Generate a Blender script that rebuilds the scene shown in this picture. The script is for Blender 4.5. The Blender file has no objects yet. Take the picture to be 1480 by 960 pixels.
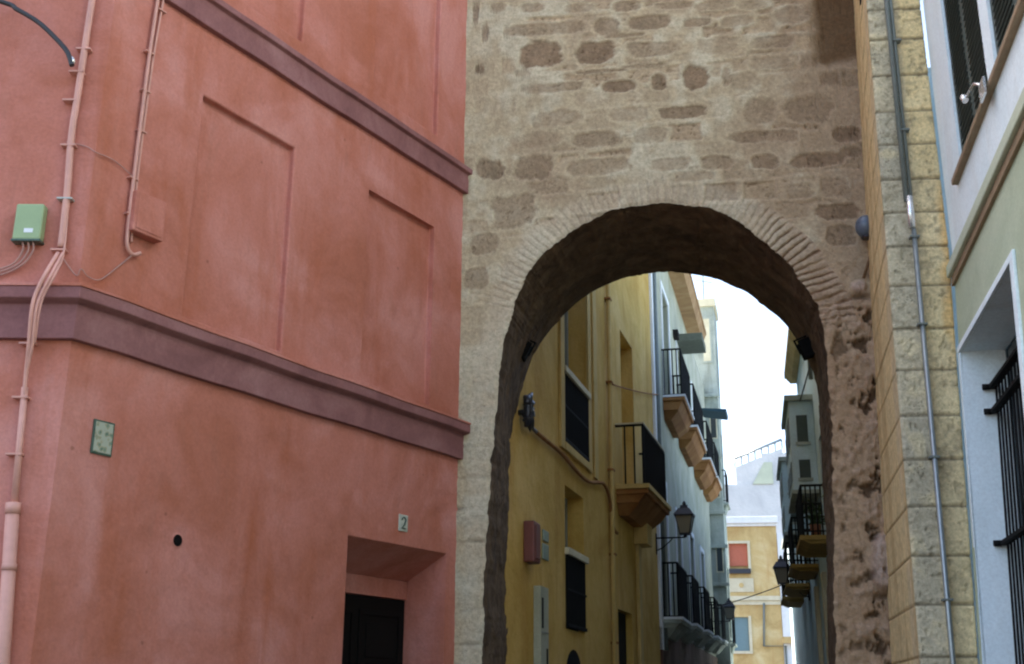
import bpy, bmesh, math, random
import numpy as np
from mathutils import Vector, Matrix
random.seed(7)
scene = bpy.context.scene
COL = scene.collection
R = math.radians

# ------------------------------------------------------------------ camera maths (photo 1480 x 960)
FPX = 1681.0
up_c = np.array([35., 5265., -FPX]); up_c /= np.linalg.norm(up_c)
fw_c = np.array([0, 0, -1.]); fw_c = fw_c - fw_c.dot(up_c) * up_c; fw_c /= np.linalg.norm(fw_c)
rt_c = np.cross(fw_c, up_c)
CAM = np.array([0, 0, 1.6])
def ray(px, py):
    v = np.array([px - 740, 480 - py, -FPX])
    return np.array([v @ rt_c, v @ fw_c, v @ up_c])
def at(x, D, y=1018):
    r = ray(x, y); return r[:2] / r[1] * D

class Frame:
    """vertical wall frame: s along the wall, z up, n out of the wall towards the street"""
    def __init__(self, o, az, side, lean=None):
        self.o = np.array(o, float)[:2]; a = R(az)
        self.d = np.array([math.sin(a), math.cos(a)])
        self.nv = side * np.array([-self.d[1], self.d[0]])
        self.lean = lean or (lambda s, z: 0.0)
    def p(self, s, z, n=0.0):
        n = n + self.lean(s, z)
        q = self.o + self.d * s + self.nv * n
        return Vector((q[0], q[1], z))
    def hit(self, px, py, n=0.0):
        r = ray(px, py); m = n
        for i in range(12):
            o = self.o + self.nv * m
            t = (o - CAM[:2]) @ self.nv / (r[:2] @ self.nv)
            q = CAM + r * t
            s = (q[:2] - self.o) @ self.d
            m = n + self.lean(s, q[2])
        return s, q[2]

T = Frame(at(950, 10), 96.5, -1)                 # gate tower, street front
_a = R(6.5)
TDEP = 1.6
P = Frame(T.p(*T.hit(655, 960)), 31.7, -1)       # long side wall of the pink house (s<0 towards camera)
PC = P.p(-4.13, 0)
PL = Frame(PC, -90, 1)                           # its narrow front face, s to the left
_ps = Frame(T.p(*T.hit(1290, 960)), 10.9, 1)
PF = Frame(_ps.p(*_ps.hit(1330, 960)), 95.5, -1) # stone pilaster front, s to the right
def rblean(s, z): return -0.045 * max(0.0, min(z, 4.8) - 1.87)
RB = Frame(PF.p(*PF.hit(1416, 960)), 11.5, 1, rblean)   # green and white house on the right
Y = Frame(at(741, 11.7), 15.8, -1)               # yellow house
WB = Frame(Y.p(*Y.hit(948, 760)), 13.5, -1)      # white house beyond
RR = Frame(at(1200, 20), 11.3, 1)                # right side of the lane
FH = Frame(at(1084, 62), 98, -1)                 # house closing the lane

# ------------------------------------------------------------------ materials
def new_mat(name):
    m = bpy.data.materials.new(name); m.use_nodes = True
    nt = m.node_tree
    return m, nt, nt.nodes['Principled BSDF']
def N(nt, t, **kw):
    n = nt.nodes.new(t)
    for k, v in kw.items():
        if k in n.inputs: n.inputs[k].default_value = v
        else: setattr(n, k, v)
    return n
def plaster(name, cols, sc=1.2, rough=.92, bump=.25, bsc=45, stain=None, stain_amt=.5, spec=.25, lump=.5, streak=True, scuff=None):
    """uneven paint: blotches of cols, fine grain, optional vertical stains"""
    m, nt, b = new_mat(name); L = nt.links.new
    tc = N(nt, 'ShaderNodeTexCoord')
    n1 = N(nt, 'ShaderNodeTexNoise', Scale=sc, Detail=7.0, Roughness=.62, Distortion=.6)
    L(tc.outputs['Object'], n1.inputs['Vector'])
    cr = N(nt, 'ShaderNodeValToRGB'); L(n1.outputs['Fac'], cr.inputs[0])
    e = cr.color_ramp.elements
    k = len(cols)
    e[0].position = .36; e[0].color = (*cols[0], 1); e[1].position = .66; e[1].color = (*cols[-1], 1)
    for i in range(1, k - 1):
        x = e.new(.36 + .3 * i / (k - 1)); x.color = (*cols[i], 1)
    out = cr.outputs[0]
    if stain:
        mp = N(nt, 'ShaderNodeMapping'); mp.inputs['Scale'].default_value = (3.2, 3.2, .55 if streak else 3.2)
        L(tc.outputs['Object'], mp.inputs[0])
        n2 = N(nt, 'ShaderNodeTexNoise', Scale=.9, Detail=5.0, Roughness=.6, Distortion=.3); L(mp.outputs[0], n2.inputs['Vector'])
        r2 = N(nt, 'ShaderNodeMapRange'); r2.inputs[1].default_value = .5; r2.inputs[2].default_value = .72
        r2.inputs[3].default_value = 0; r2.inputs[4].default_value = stain_amt
        L(n2.outputs['Fac'], r2.inputs[0])
        mx = N(nt, 'ShaderNodeMix', data_type='RGBA'); L(r2.outputs[0], mx.inputs['Factor']); L(out, mx.inputs['A'])
        mx.inputs['B'].default_value = (*stain, 1); out = mx.outputs['Result']
    if scuff:      # old patches and rain runs with a ragged outline
        mp = N(nt, 'ShaderNodeMapping'); mp.inputs['Scale'].default_value = (5.5, 5.5, 1.1); mp.inputs['Location'].default_value = (3.1, 1.7, 9.2)
        L(tc.outputs['Object'], mp.inputs[0])
        a_ = N(nt, 'ShaderNodeTexNoise', Scale=1.0, Detail=8.0, Roughness=.72, Distortion=1.2); L(mp.outputs[0], a_.inputs['Vector'])
        q_ = N(nt, 'ShaderNodeMapRange'); q_.inputs[1].default_value = .56; q_.inputs[2].default_value = .66; q_.inputs[3].default_value = 0; q_.inputs[4].default_value = .26
        L(a_.outputs['Fac'], q_.inputs[0])
        mx2 = N(nt, 'ShaderNodeMix', data_type='RGBA'); L(q_.outputs[0], mx2.inputs['Factor']); L(out, mx2.inputs['A']); mx2.inputs['B'].default_value = (*scuff, 1); out = mx2.outputs['Result']
        vs = N(nt, 'ShaderNodeTexVoronoi', Scale=2.3); L(tc.outputs['Object'], vs.inputs['Vector'])
        q3 = N(nt, 'ShaderNodeMapRange'); q3.inputs[1].default_value = .022; q3.inputs[2].default_value = .035; q3.inputs[3].default_value = .55; q3.inputs[4].default_value = 0
        L(vs.outputs['Distance'], q3.inputs[0])
        mx3 = N(nt, 'ShaderNodeMix', data_type='RGBA'); L(q3.outputs[0], mx3.inputs['Factor']); L(out, mx3.inputs['A']); mx3.inputs['B'].default_value = (.22, .08, .05, 1); out = mx3.outputs['Result']
    n3 = N(nt, 'ShaderNodeTexNoise', Scale=bsc, Detail=5.0, Roughness=.7); L(tc.outputs['Object'], n3.inputs['Vector'])
    hv = N(nt, 'ShaderNodeHueSaturation'); L(out, hv.inputs['Color'])
    r3 = N(nt, 'ShaderNodeMapRange'); r3.inputs[1].default_value = .3; r3.inputs[2].default_value = .7
    r3.inputs[3].default_value = .9; r3.inputs[4].default_value = 1.1
    L(n3.outputs['Fac'], r3.inputs[0]); L(r3.outputs[0], hv.inputs['Value']); L(hv.outputs[0], b.inputs['Base Color'])
    n4 = N(nt, 'ShaderNodeTexNoise', Scale=4.5, Detail=3.0, Roughness=.5); L(tc.outputs['Object'], n4.inputs['Vector'])
    b1 = N(nt, 'ShaderNodeBump', Strength=bump, Distance=.012); L(n3.outputs['Fac'], b1.inputs['Height'])
    b2 = N(nt, 'ShaderNodeBump', Strength=lump, Distance=.05); L(n4.outputs['Fac'], b2.inputs['Height'])
    L(b1.outputs[0], b2.inputs['Normal']); L(b2.outputs[0], b.inputs['Normal'])
    b.inputs['Roughness'].default_value = rough; b.inputs['Specular IOR Level'].default_value = spec
    return m
def plain(name, c, rough=.5, metal=0., bump=0., var=.15, sc=12):
    m, nt, b = new_mat(name); L = nt.links.new
    tc = N(nt, 'ShaderNodeTexCoord')
    n1 = N(nt, 'ShaderNodeTexNoise', Scale=sc, Detail=6.0, Roughness=.65); L(tc.outputs['Object'], n1.inputs['Vector'])
    cr = N(nt, 'ShaderNodeValToRGB'); L(n1.outputs['Fac'], cr.inputs[0]); e = cr.color_ramp.elements
    e[0].position = .3; e[0].color = (*[x * (1 - var) for x in c], 1); e[1].position = .7; e[1].color = (*[min(1, x * (1 + var)) for x in c], 1)
    L(cr.outputs[0], b.inputs['Base Color'])
    rr = N(nt, 'ShaderNodeMapRange'); rr.inputs[3].default_value = max(.05, rough - .12); rr.inputs[4].default_value = min(1, rough + .12)
    L(n1.outputs['Fac'], rr.inputs[0]); L(rr.outputs[0], b.inputs['Roughness']); b.inputs['Metallic'].default_value = metal; b.inputs['Specular IOR Level'].default_value = .5 if rough < .75 else .12
    if bump:
        bb = N(nt, 'ShaderNodeBump', Strength=bump, Distance=.01); L(n1.outputs['Fac'], bb.inputs['Height']); L(bb.outputs[0], b.inputs['Normal'])
    return m
def attr_stone(name, rough=.95, pit=.5, pscale=55, gs=28):
    """stone whose colour comes from the mesh's own stone layout, with grain and pits"""
    m, nt, b = new_mat(name); L = nt.links.new
    tc = N(nt, 'ShaderNodeTexCoord')
    at_ = N(nt, 'ShaderNodeAttribute', attribute_name='Col')
    n1 = N(nt, 'ShaderNodeTexNoise', Scale=gs, Detail=7.0, Roughness=.75); L(tc.outputs['Object'], n1.inputs['Vector'])
    r1 = N(nt, 'ShaderNodeMapRange'); r1.inputs[1].default_value = .3; r1.inputs[2].default_value = .7
    r1.inputs[3].default_value = .7; r1.inputs[4].default_value = 1.28
    L(n1.outputs['Fac'], r1.inputs[0])
    v = N(nt, 'ShaderNodeTexVoronoi', Scale=pscale); L(tc.outputs['Object'], v.inputs['Vector'])
    r2 = N(nt, 'ShaderNodeMapRange'); r2.inputs[1].default_value = .05; r2.inputs[2].default_value = .35
    r2.inputs[3].default_value = 1 - pit; r2.inputs[4].default_value = 1.0
    L(v.outputs['Distance'], r2.inputs[0])
    n2 = N(nt, 'ShaderNodeTexNoise', Scale=6.0, Detail=3.0); L(tc.outputs['Object'], n2.inputs['Vector'])
    r3 = N(nt, 'ShaderNodeMapRange'); r3.inputs[1].default_value = .45; r3.inputs[2].default_value = .62
    L(n2.outputs['Fac'], r3.inputs[0])
    mxp = N(nt, 'ShaderNodeMix', data_type='FLOAT'); L(r3.outputs[0], mxp.inputs[0]); mxp.inputs[2].default_value = 1.0; L(r2.outputs[0], mxp.inputs[3])
    mul = N(nt, 'ShaderNodeMath', operation='MULTIPLY'); L(r1.outputs[0], mul.inputs[0]); L(mxp.outputs[0], mul.inputs[1])
    hv = N(nt, 'ShaderNodeHueSaturation'); L(at_.outputs['Color'], hv.inputs['Color']); L(mul.outputs[0], hv.inputs['Value'])
    L(hv.outputs[0], b.inputs['Base Color'])
    bb = N(nt, 'ShaderNodeBump', Strength=.7, Distance=.012); L(mul.outputs[0], bb.inputs['Height']); L(bb.outputs[0], b.inputs['Normal'])
    b.inputs['Roughness'].default_value = rough; b.inputs['Specular IOR Level'].default_value = .15
    return m
def glassy(name, c, rough=.12):
    m, nt, b = new_mat(name); L = nt.links.new
    tc = N(nt, 'ShaderNodeTexCoord')
    n1 = N(nt, 'ShaderNodeTexNoise', Scale=2.5, Detail=2.0); L(tc.outputs['Object'], n1.inputs['Vector'])
    bb = N(nt, 'ShaderNodeBump', Strength=.08, Distance=.02); L(n1.outputs['Fac'], bb.inputs['Height']); L(bb.outputs[0], b.inputs['Normal'])
    b.inputs['Base Color'].default_value = (*c, 1); b.inputs['Roughness'].default_value = rough; b.inputs['Specular IOR Level'].default_value = .6
    return m

M = dict(
    pink=plaster('pink_plaster', [(.40, .135, .085), (.47, .175, .13), (.54, .235, .195)], sc=1.1, stain=(.37, .105, .048), stain_amt=.7, bump=.3, lump=.45, scuff=(.33, .14, .10)),
    mauve=plaster('mauve_trim', [(.20, .085, .082), (.25, .11, .105), (.31, .15, .145)], sc=2.0, bump=.2, lump=.25),
    yellow=plaster('yellow_plaster', [(.56, .34, .075), (.65, .42, .115), (.72, .49, .17)], sc=.9, stain=(.46, .24, .04), stain_amt=.6),
    yellow_trim=plaster('pale_yellow_trim', [(.55, .38, .13), (.65, .47, .19)], sc=2, bump=.15, lump=.2),
    umber=plaster('dark_umber_base', [(.10, .05, .03), (.14, .075, .05), (.18, .10, .07)], sc=1.5),
    dark_ochre=plaster('weathered_ochre', [(.30, .19, .05), (.38, .25, .08)], sc=2),
    tan=plaster('tan_eave_paint', [(.28, .165, .08), (.35, .21, .10), (.40, .26, .14)], sc=2, lump=.2),
    terra=plaster('orange_brown_plaster', [(.26, .11, .035), (.33, .15, .05), (.40, .20, .07)], sc=2, lump=.2),
    white=plaster('white_limewash', [(.76, .78, .79), (.83, .84, .84), (.85, .85, .84)], sc=1.5, bump=.15, lump=.2, stain=(.6, .6, .58), stain_amt=.3),
    offwhite=plaster('old_whitewash', [(.34, .345, .25), (.41, .41, .31), (.50, .49, .39)], sc=1.2, stain=(.36, .38, .33), stain_amt=.6),
    limewash=plaster('bluish_limewash', [(.48, .62, .66), (.56, .70, .74), (.64, .76, .80)], sc=1.2, stain=(.55, .56, .52), stain_amt=.5),
    coolwhite=plaster('cool_white_paint', [(.70, .81, .83), (.76, .86, .88), (.78, .87, .88)], sc=1.5, bump=.15, lump=.2, stain=(.62, .64, .6), stain_amt=.4),
    haze_white=plaster('bleached_grey_white', [(.50, .52, .53), (.60, .62, .62), (.68, .69, .68)], sc=.25),
    greygreen=plaster('grey_green_plaster', [(.30, .33, .28), (.40, .43, .37), (.46, .48, .42)], sc=1.5, stain=(.2, .2, .15), stain_amt=.6),
    green=plaster('pale_green_paint', [(.40, .46, .32), (.45, .51, .365), (.48, .54, .39)], sc=1.2, bump=.12, lump=.15),
    green_trim=plaster('pale_green_moulding', [(.47, .52, .38), (.52, .57, .43)], sc=2, bump=.1, lump=.1),
    brown_ledge_shade=plain('brown_ledge_and_shadow', (.30, .22, .14), .8, bump=.2),
    ochre=plaster('ochre_plaster', [(.50, .34, .14), (.62, .45, .20), (.70, .56, .30)], sc=.8, stain=(.5, .28, .1), stain_amt=.5),
    cream=plaster('cream_trim', [(.62, .55, .38), (.72, .65, .47)], sc=2),
    stone=attr_stone('rubble_and_mortar', pit=.35),
    oyster=attr_stone('pitted_shell_stone', pit=.5, pscale=42, gs=36),
    smooth=attr_stone('smooth_yellow_stone', pit=.12, pscale=30, gs=16),
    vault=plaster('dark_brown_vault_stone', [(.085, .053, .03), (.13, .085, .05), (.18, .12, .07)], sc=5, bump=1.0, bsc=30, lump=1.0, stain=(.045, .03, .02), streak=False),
    matt_black=plain('matt_black_housing', (.006, .006, .006), .9),
    slab=plain('dark_grey_slab', (.13, .14, .11), .9),
    black=plain('black_painted_iron', (.010, .010, .010), .85),
    lamp_black=plain('dark_lamp_metal', (.035, .035, .045), .4, .3),
    door=plain('black_door_wood', (.006, .005, .005), .8, bump=.2, sc=30),
    dark=plain('dark_interior', (.02, .018, .016), .9),
    shutter=plain('dark_green_shutter', (.055, .075, .065), .5, sc=5),
    glass=glassy('dark_window_glass', (.03, .04, .045)),
    paleglass=glassy('pale_window_glass', (.06, .10, .08), .2),
    curtain=plain('grey_blind', (.28, .29, .25), .8, var=.08, sc=3),
    lampglass=glassy('milky_lamp_glass', (.30, .27, .20), .25),
    pinkpipe=plain('pink_painted_pipe', (.56, .28, .22), .55, bump=.05, sc=6),
    greypipe=plain('galvanised_steel', (.30, .33, .33), .35, .6, bump=.05, sc=20),
    shiny=plain('bright_metal_sleeve', (.75, .75, .74), .25, .8, sc=20),
    cable=plain('black_cable', (.02, .02, .022), .5),
    greycable=plain('grey_weathered_pipe', (.16, .18, .16), .6, bump=.1),
    thin=plain('weathered_thin_cable', (.40, .22, .18), .7),
    brownwire=plain('brown_wire', (.16, .09, .04), .7),
    greenbox=plain('pale_green_box', (.28, .37, .19), .5, var=.06),
    label=plain('white_label', (.7, .72, .74), .6, var=.03),
    tile=plain('glazed_tile', (.30, .36, .28), .35, var=.35, sc=45),
    tile_light=plain('cream_glaze', (.48, .50, .42), .3, var=.15, sc=30),
    tile_dark=plain('dark_green_glaze', (.05, .09, .065), .3, var=.3, sc=30),
    bracket=plain('grey_steel_bracket', (.42, .42, .38), .5, .3),
    red_box=plain('maroon_box', (.17, .05, .04), .5),
    globe=plain('blue_grey_dome', (.10, .13, .17), .3, var=.25, sc=9),
    redblind=plain('red_roller_blind', (.50, .16, .10), .8, var=.08),
    blueblind=plain('blue_grey_shutter', (.16, .25, .27), .6, var=.08),
    awning=plain('blue_canvas', (.03, .06, .08), .8),
    palegreen=plain('pale_green_roof', (.50, .55, .42), .8, var=.1, sc=1),
    paving=plaster('street_paving', [(.07, .065, .06), (.11, .10, .09)], sc=2, bump=.4, bsc=20),
    ground=plaster('ground_paving', [(.08, .075, .065), (.12, .11, .10)], sc=1, bump=.4, bsc=15),
    plant=plain('dark_green_leaves', (.05, .09, .03), .7),
    pot=plain('clay_pot', (.30, .13, .07), .8),
    hole=plain('black_hole', (.006, .005, .005), 1.0),
)

def patterned_tile():
    m, nt, b = new_mat('patterned_tile'); L = nt.links.new
    tc = N(nt, 'ShaderNodeTexCoord')
    v = N(nt, 'ShaderNodeTexVoronoi', Scale=26.0); L(tc.outputs['Object'], v.inputs['Vector'])
    n = N(nt, 'ShaderNodeTexNoise', Scale=38.0, Detail=4.0); L(tc.outputs['Object'], n.inputs['Vector'])
    mx = N(nt, 'ShaderNodeMath', operation='ADD'); L(v.outputs['Distance'], mx.inputs[0]); L(n.outputs['Fac'], mx.inputs[1])
    cr = N(nt, 'ShaderNodeValToRGB'); L(mx.outputs[0], cr.inputs[0]); e = cr.color_ramp.elements
    e[0].position = .62; e[0].color = (.10, .15, .10, 1); e[1].position = 1.05; e[1].color = (.36, .38, .30, 1)
    x = e.new(.75); x.color = (.18, .26, .19, 1); x = e.new(.86); x.color = (.30, .27, .16, 1)
    L(cr.outputs[0], b.inputs['Base Color']); b.inputs['Roughness'].default_value = .35
    return m
M['patterned'] = patterned_tile()

# ------------------------------------------------------------------ mesh building
class MB:
    def __init__(s): s.v = []; s.f = []; s.smooth = []
    def quad(s, a, b, c, d):
        i = len(s.v); s.v += [a, b, c, d]; s.f.append((i, i + 1, i + 2, i + 3)); s.smooth.append(False)
    def hexa(s, p):     # 8 corners: bottom 0-3, top 4-7
        i = len(s.v); s.v += p
        for q in ((3, 2, 1, 0), (4, 5, 6, 7), (0, 1, 5, 4), (1, 2, 6, 5), (2, 3, 7, 6), (3, 0, 4, 7)):
            s.f.append(tuple(i + k for k in q)); s.smooth.append(False)
        return s
    def box(s, F, s0, s1, z0, z1, n0, n1):
        return s.hexa([F.p(s0, z0, n0), F.p(s1, z0, n0), F.p(s1, z0, n1), F.p(s0, z0, n1),
                F.p(s0, z1, n0), F.p(s1, z1, n0), F.p(s1, z1, n1), F.p(s0, z1, n1)])
    def taper(s, F, s0, s1, z0, z1, n0, n1, i0, i1, in1):   # box whose bottom is shorter
        return s.hexa([F.p(s0 + i0, z0, n0), F.p(s1 - i1, z0, n0), F.p(s1 - i1, z0, n1 - in1), F.p(s0 + i0, z0, n1 - in1),
                F.p(s0, z1, n0), F.p(s1, z1, n0), F.p(s1, z1, n1), F.p(s0, z1, n1)])
    def tube(s, pts, r, seg=10, cap=True, radii=None):
        pts = [Vector(p) for p in pts]; n = len(pts); base = len(s.v)
        t0 = (pts[1] - pts[0]).normalized()
        ref = Vector((0, 0, 1)) if abs(t0.z) < .9 else Vector((1, 0, 0))
        u = t0.cross(ref).normalized()
        for i, p in enumerate(pts):
            t = (pts[min(i + 1, n - 1)] - pts[max(i - 1, 0)])
            if t.length < 1e-9: t = t0
            t.normalize(); u = (u - t * u.dot(t)).normalized(); w = t.cross(u)
            rr = radii[i] if radii else r
            for k in range(seg):
                a = 2 * math.pi * k / seg
                s.v.append(p + (u * math.cos(a) + w * math.sin(a)) * rr)
        for i in range(n - 1):
            for k in range(seg):
                a = base + i * seg + k; b = base + i * seg + (k + 1) % seg
                s.f.append((a, b, b + seg, a + seg)); s.smooth.append(True)
        if cap:
            s.f.append(tuple(base + k for k in reversed(range(seg)))); s.smooth.append(False)
            s.f.append(tuple(base + (n - 1) * seg + k for k in range(seg))); s.smooth.append(False)
        return s
    def wall(s, F, s0, s1, z0, z1, holes=(), n=0.0, back=True):
        """sheet with rectangular openings; hole = (s0,s1,z0,z1,depth)"""
        S = sorted({s0, s1, *[h[0] for h in holes], *[h[1] for h in holes]}); S = [x for x in S if s0 <= x <= s1]
        Z = sorted({z0, z1, *[h[2] for h in holes], *[h[3] for h in holes]}); Z = [x for x in Z if z0 <= x <= z1]
        for i in range(len(S) - 1):
            for j in range(len(Z) - 1):
                a, b, c, d = S[i], S[i + 1], Z[j], Z[j + 1]; ms, mz = (a + b) / 2, (c + d) / 2
                if any(h[0] < ms < h[1] and h[2] < mz < h[3] for h in holes): continue
                s.quad(F.p(a, c, n), F.p(b, c, n), F.p(b, d, n), F.p(a, d, n))
        for h in holes:
            a, b, c, d, dp = h; m = n - dp
            s.quad(F.p(a, c, n), F.p(a, d, n), F.p(a, d, m), F.p(a, c, m))
            s.quad(F.p(b, c, n), F.p(b, d, n), F.p(b, d, m), F.p(b, c, m))
            s.quad(F.p(a, d, n), F.p(b, d, n), F.p(b, d, m), F.p(a, d, m))
            s.quad(F.p(a, c, n), F.p(b, c, n), F.p(b, c, m), F.p(a, c, m))
            if back: s.quad(F.p(a, c, m), F.p(b, c, m), F.p(b, d, m), F.p(a, d, m))
        return s
    def shell(s, F, s0, s1, z0, z1, depth, n=0.0, front=False):
        """the other faces of a building block behind the sheet"""
        m = n - depth
        s.quad(F.p(s0, z0, n), F.p(s0, z1, n), F.p(s0, z1, m), F.p(s0, z0, m))
        s.quad(F.p(s1, z0, n), F.p(s1, z1, n), F.p(s1, z1, m), F.p(s1, z0, m))
        s.quad(F.p(s0, z1, n), F.p(s1, z1, n), F.p(s1, z1, m), F.p(s0, z1, m))
        s.quad(F.p(s0, z0, m), F.p(s1, z0, m), F.p(s1, z1, m), F.p(s0, z1, m))
        return s
    def build(s, name, mat, parent=None, base=None, bevel=0., weld=True, col=None, seg=2):
        v = np.array([tuple(x) for x in s.v])
        if parent is not None: org = np.array(parent['_org'])
        elif base is not None: org = np.array(tuple(base))
        else: org = np.array([(v[:, 0].min() + v[:, 0].max()) / 2, (v[:, 1].min() + v[:, 1].max()) / 2, v[:, 2].min()])
        me = bpy.data.meshes.new(name); me.from_pydata([tuple(x) for x in (v - org)], [], s.f)
        me.polygons.foreach_set('use_smooth', s.smooth)
        bm = bmesh.new(); bm.from_mesh(me)
        if weld: bmesh.ops.remove_doubles(bm, verts=bm.verts, dist=1e-4)
        bmesh.ops.recalc_face_normals(bm, faces=bm.faces)
        bm.to_mesh(me); bm.free(); me.materials.append(mat)
        o = bpy.data.objects.new(name, me); COL.objects.link(o)
        if parent is not None:
            o.parent = parent; o['_org'] = [float(x) for x in org]; ROOTS.append(o)
        else: o.location = org; o['_org'] = [float(x) for x in org]; ROOTS.append(o)
        if bevel:
            b = o.modifiers.new('bevel', 'BEVEL'); b.width = bevel; b.segments = seg; b.limit_method = 'ANGLE'; b.angle_limit = R(40)
        return o
ROOTS = []
def tag(o, label, cat, group=None, kind=None):
    if label: o['label'] = label
    if cat: o['category'] = cat
    if group: o['group'] = group
    if kind: o['kind'] = kind
    return o
def thing(name, label, cat, loc, group=None):
    o = bpy.data.objects.new(name, None); COL.objects.link(o); o.empty_display_size = .2
    o.location = tuple(loc); o['_org'] = [float(x) for x in loc]; ROOTS.append(o)
    return tag(o, label, cat, group)
def sheet(name, mat, verts, faces, cols=None, parent=None, smooth=True):
    org = np.array(parent['_org']) if parent is not None else np.zeros(3)
    me = bpy.data.meshes.new(name); v = np.asarray(verts) - org
    me.from_pydata(v.tolist(), [], faces.tolist() if hasattr(faces, 'tolist') else faces)
    me.polygons.foreach_set('use_smooth', [smooth] * len(me.polygons)); me.materials.append(mat)
    if cols is not None:
        a = me.color_attributes.new('Col', 'FLOAT_COLOR', 'POINT')
        c = np.ones((len(v), 4), np.float32); c[:, :3] = np.clip(cols, 0.004, 1); a.data.foreach_set('color', c.ravel())
    o = bpy.data.objects.new(name, me); COL.objects.link(o)
    if parent is not None: o.parent = parent
    return o

# ------------------------------------------------------------------ numpy noise
def _h(i, j, seed):
    x = (i.astype(np.int64) * 374761393 + j.astype(np.int64) * 668265263 + seed * 1442695041) & 0xFFFFFFFF
    x = ((x ^ (x >> 13)) * 1274126177) & 0xFFFFFFFF
    return ((x ^ (x >> 16)) & 0xFFFFFF) / float(0xFFFFFF)
def vn(x, y, seed=0):
    i = np.floor(x); j = np.floor(y); u = x - i; w = y - j; u = u * u * (3 - 2 * u); w = w * w * (3 - 2 * w)
    i = i.astype(np.int64); j = j.astype(np.int64)
    return ((_h(i, j, seed) * (1 - u) + _h(i + 1, j, seed) * u) * (1 - w) + (_h(i, j + 1, seed) * (1 - u) + _h(i + 1, j + 1, seed) * u) * w) * 2 - 1
def fbm(x, y, o=4, seed=0, g=.5):
    r = 0; a = 1; t = 0
    for k in range(o): r = r + a * vn(x * 2 ** k, y * 2 ** k, seed + k * 17); t += a; a *= g
    return r / t
def ss(a, b, x):
    t = np.clip((x - a) / (b - a), 0, 1); return t * t * (3 - 2 * t)
def mixc(c, c2, m): return c * (1 - m[:, None]) + np.array(c2)[None, :] * m[:, None]

# ================================================================== SETTING
g = MB(); g.quad(Vector((-250, -250, -.02)), Vector((250, -250, -.02)), Vector((250, 250, -.02)), Vector((-250, 250, -.02)))
tag(g.build('ground', M['ground']), None, None, kind='structure')
st = MB(); st.quad(Vector((-7, -12, 0)), Vector((1.2, -12, 0)), Vector((3.4, 10, 0)), Vector((-2.6, 6.6, 0)))
st.quad(Vector((-1.6, 10, 0)), Vector((1.8, 10, 0)), Vector((9.6, 54, 0)), Vector((4.2, 40, 0)))
tag(st.build('street', M['paving'], weld=False), None, None, kind='structure')

# ================================================================== GATE TOWER
tower = thing('gate_tower', 'old rubble stone gate tower pierced by a tall round arch over the lane', 'gate tower', T.p(0, 0, -.8))
def catmull(pts, m=16):
    pts = [np.array(p, float) for p in pts]; out = []
    for i in range(len(pts) - 1):
        p0 = pts[max(i - 1, 0)]; p1 = pts[i]; p2 = pts[i + 1]; p3 = pts[min(i + 2, len(pts) - 1)]
        for k in range(m):
            t = k / m
            out.append(.5 * ((2 * p1) + (-p0 + p2) * t + (2 * p0 - 5 * p1 + 4 * p2 - p3) * t * t + (-p0 + 3 * p1 - 3 * p2 + p3) * t ** 3))
    out.append(pts[-1]); return np.array(out)
def resample(c, n):
    L = np.concatenate([[0], np.cumsum(np.linalg.norm(np.diff(c, axis=0), axis=1))]); t = np.linspace(0, L[-1], n)
    return np.stack([np.interp(t, L, c[:, 0]), np.interp(t, L, c[:, 1])], 1)
def curve(F, groups, counts, n=0.0):
    out = []
    for k, (g_, c_) in enumerate(zip(groups, counts)):
        pts = []
        for q in g_:
            pts.append(F.hit(q[0], q[1], n) if q[0] > 300 else q)
        r = resample(catmull(pts), c_); out.append(r if k == len(groups) - 1 else r[:-1])
    return np.concatenate(out)
CN = (230, 230, 230, 260)
fr = curve(T, [[(-1.43, 0.0), (698, 960), (701, 820), (707, 720), (712, 650), (719, 575), (727, 505), (737, 465)],
               [(737, 465), (750, 425), (771, 383), (816, 341), (858, 315), (900, 300), (960, 292.5)],
               [(960, 292.5), (1025, 301), (1062, 318), (1100, 346), (1132, 373), (1158, 407), (1180, 440), (1189, 472)],
               [(1189, 472), (1193, 500), (1198, 553), (1203, 640), (1205, 760), (1208, 960), (1.45, 0.0)]], CN)
BD = Frame(T.p(0, 0, -TDEP), 96.5, -1)
bk = curve(BD, [[(-1.39, 0.0), (738, 960), (738, 830), (739, 720), (741, 640), (747, 591), (756, 555), (771, 512)],
                [(771, 512), (790, 484), (815, 455), (851, 425), (896, 404), (935, 395), (972, 392.5)],
                [(972, 392.5), (1031, 402), (1059, 414), (1080, 423), (1110, 447), (1130, 463), (1153, 493), (1174, 533)],
                [(1174, 533), (1182, 565), (1186, 620), (1189, 700), (1195, 790), (1198, 960), (1.63, 0.0)]], CN)
NU = len(fr)
zc = 4.75; sc_ = .17
SL, SRr, ZT = -1.86, 2.32, 9.3
def outer(q):
    s, z = q
    if z <= zc: return np.array([SL if s < sc_ else SRr, z])
    d = np.array([s - sc_, z - zc]); t = 1e9
    if d[0] < -1e-9: t = min(t, (SL - sc_) / d[0])
    if d[0] > 1e-9: t = min(t, (SRr - sc_) / d[0])
    if d[1] > 1e-9: t = min(t, (ZT - zc) / d[1])
    return np.array([sc_, zc]) + d * t
ou = np.array([outer(q) for q in fr])
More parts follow.
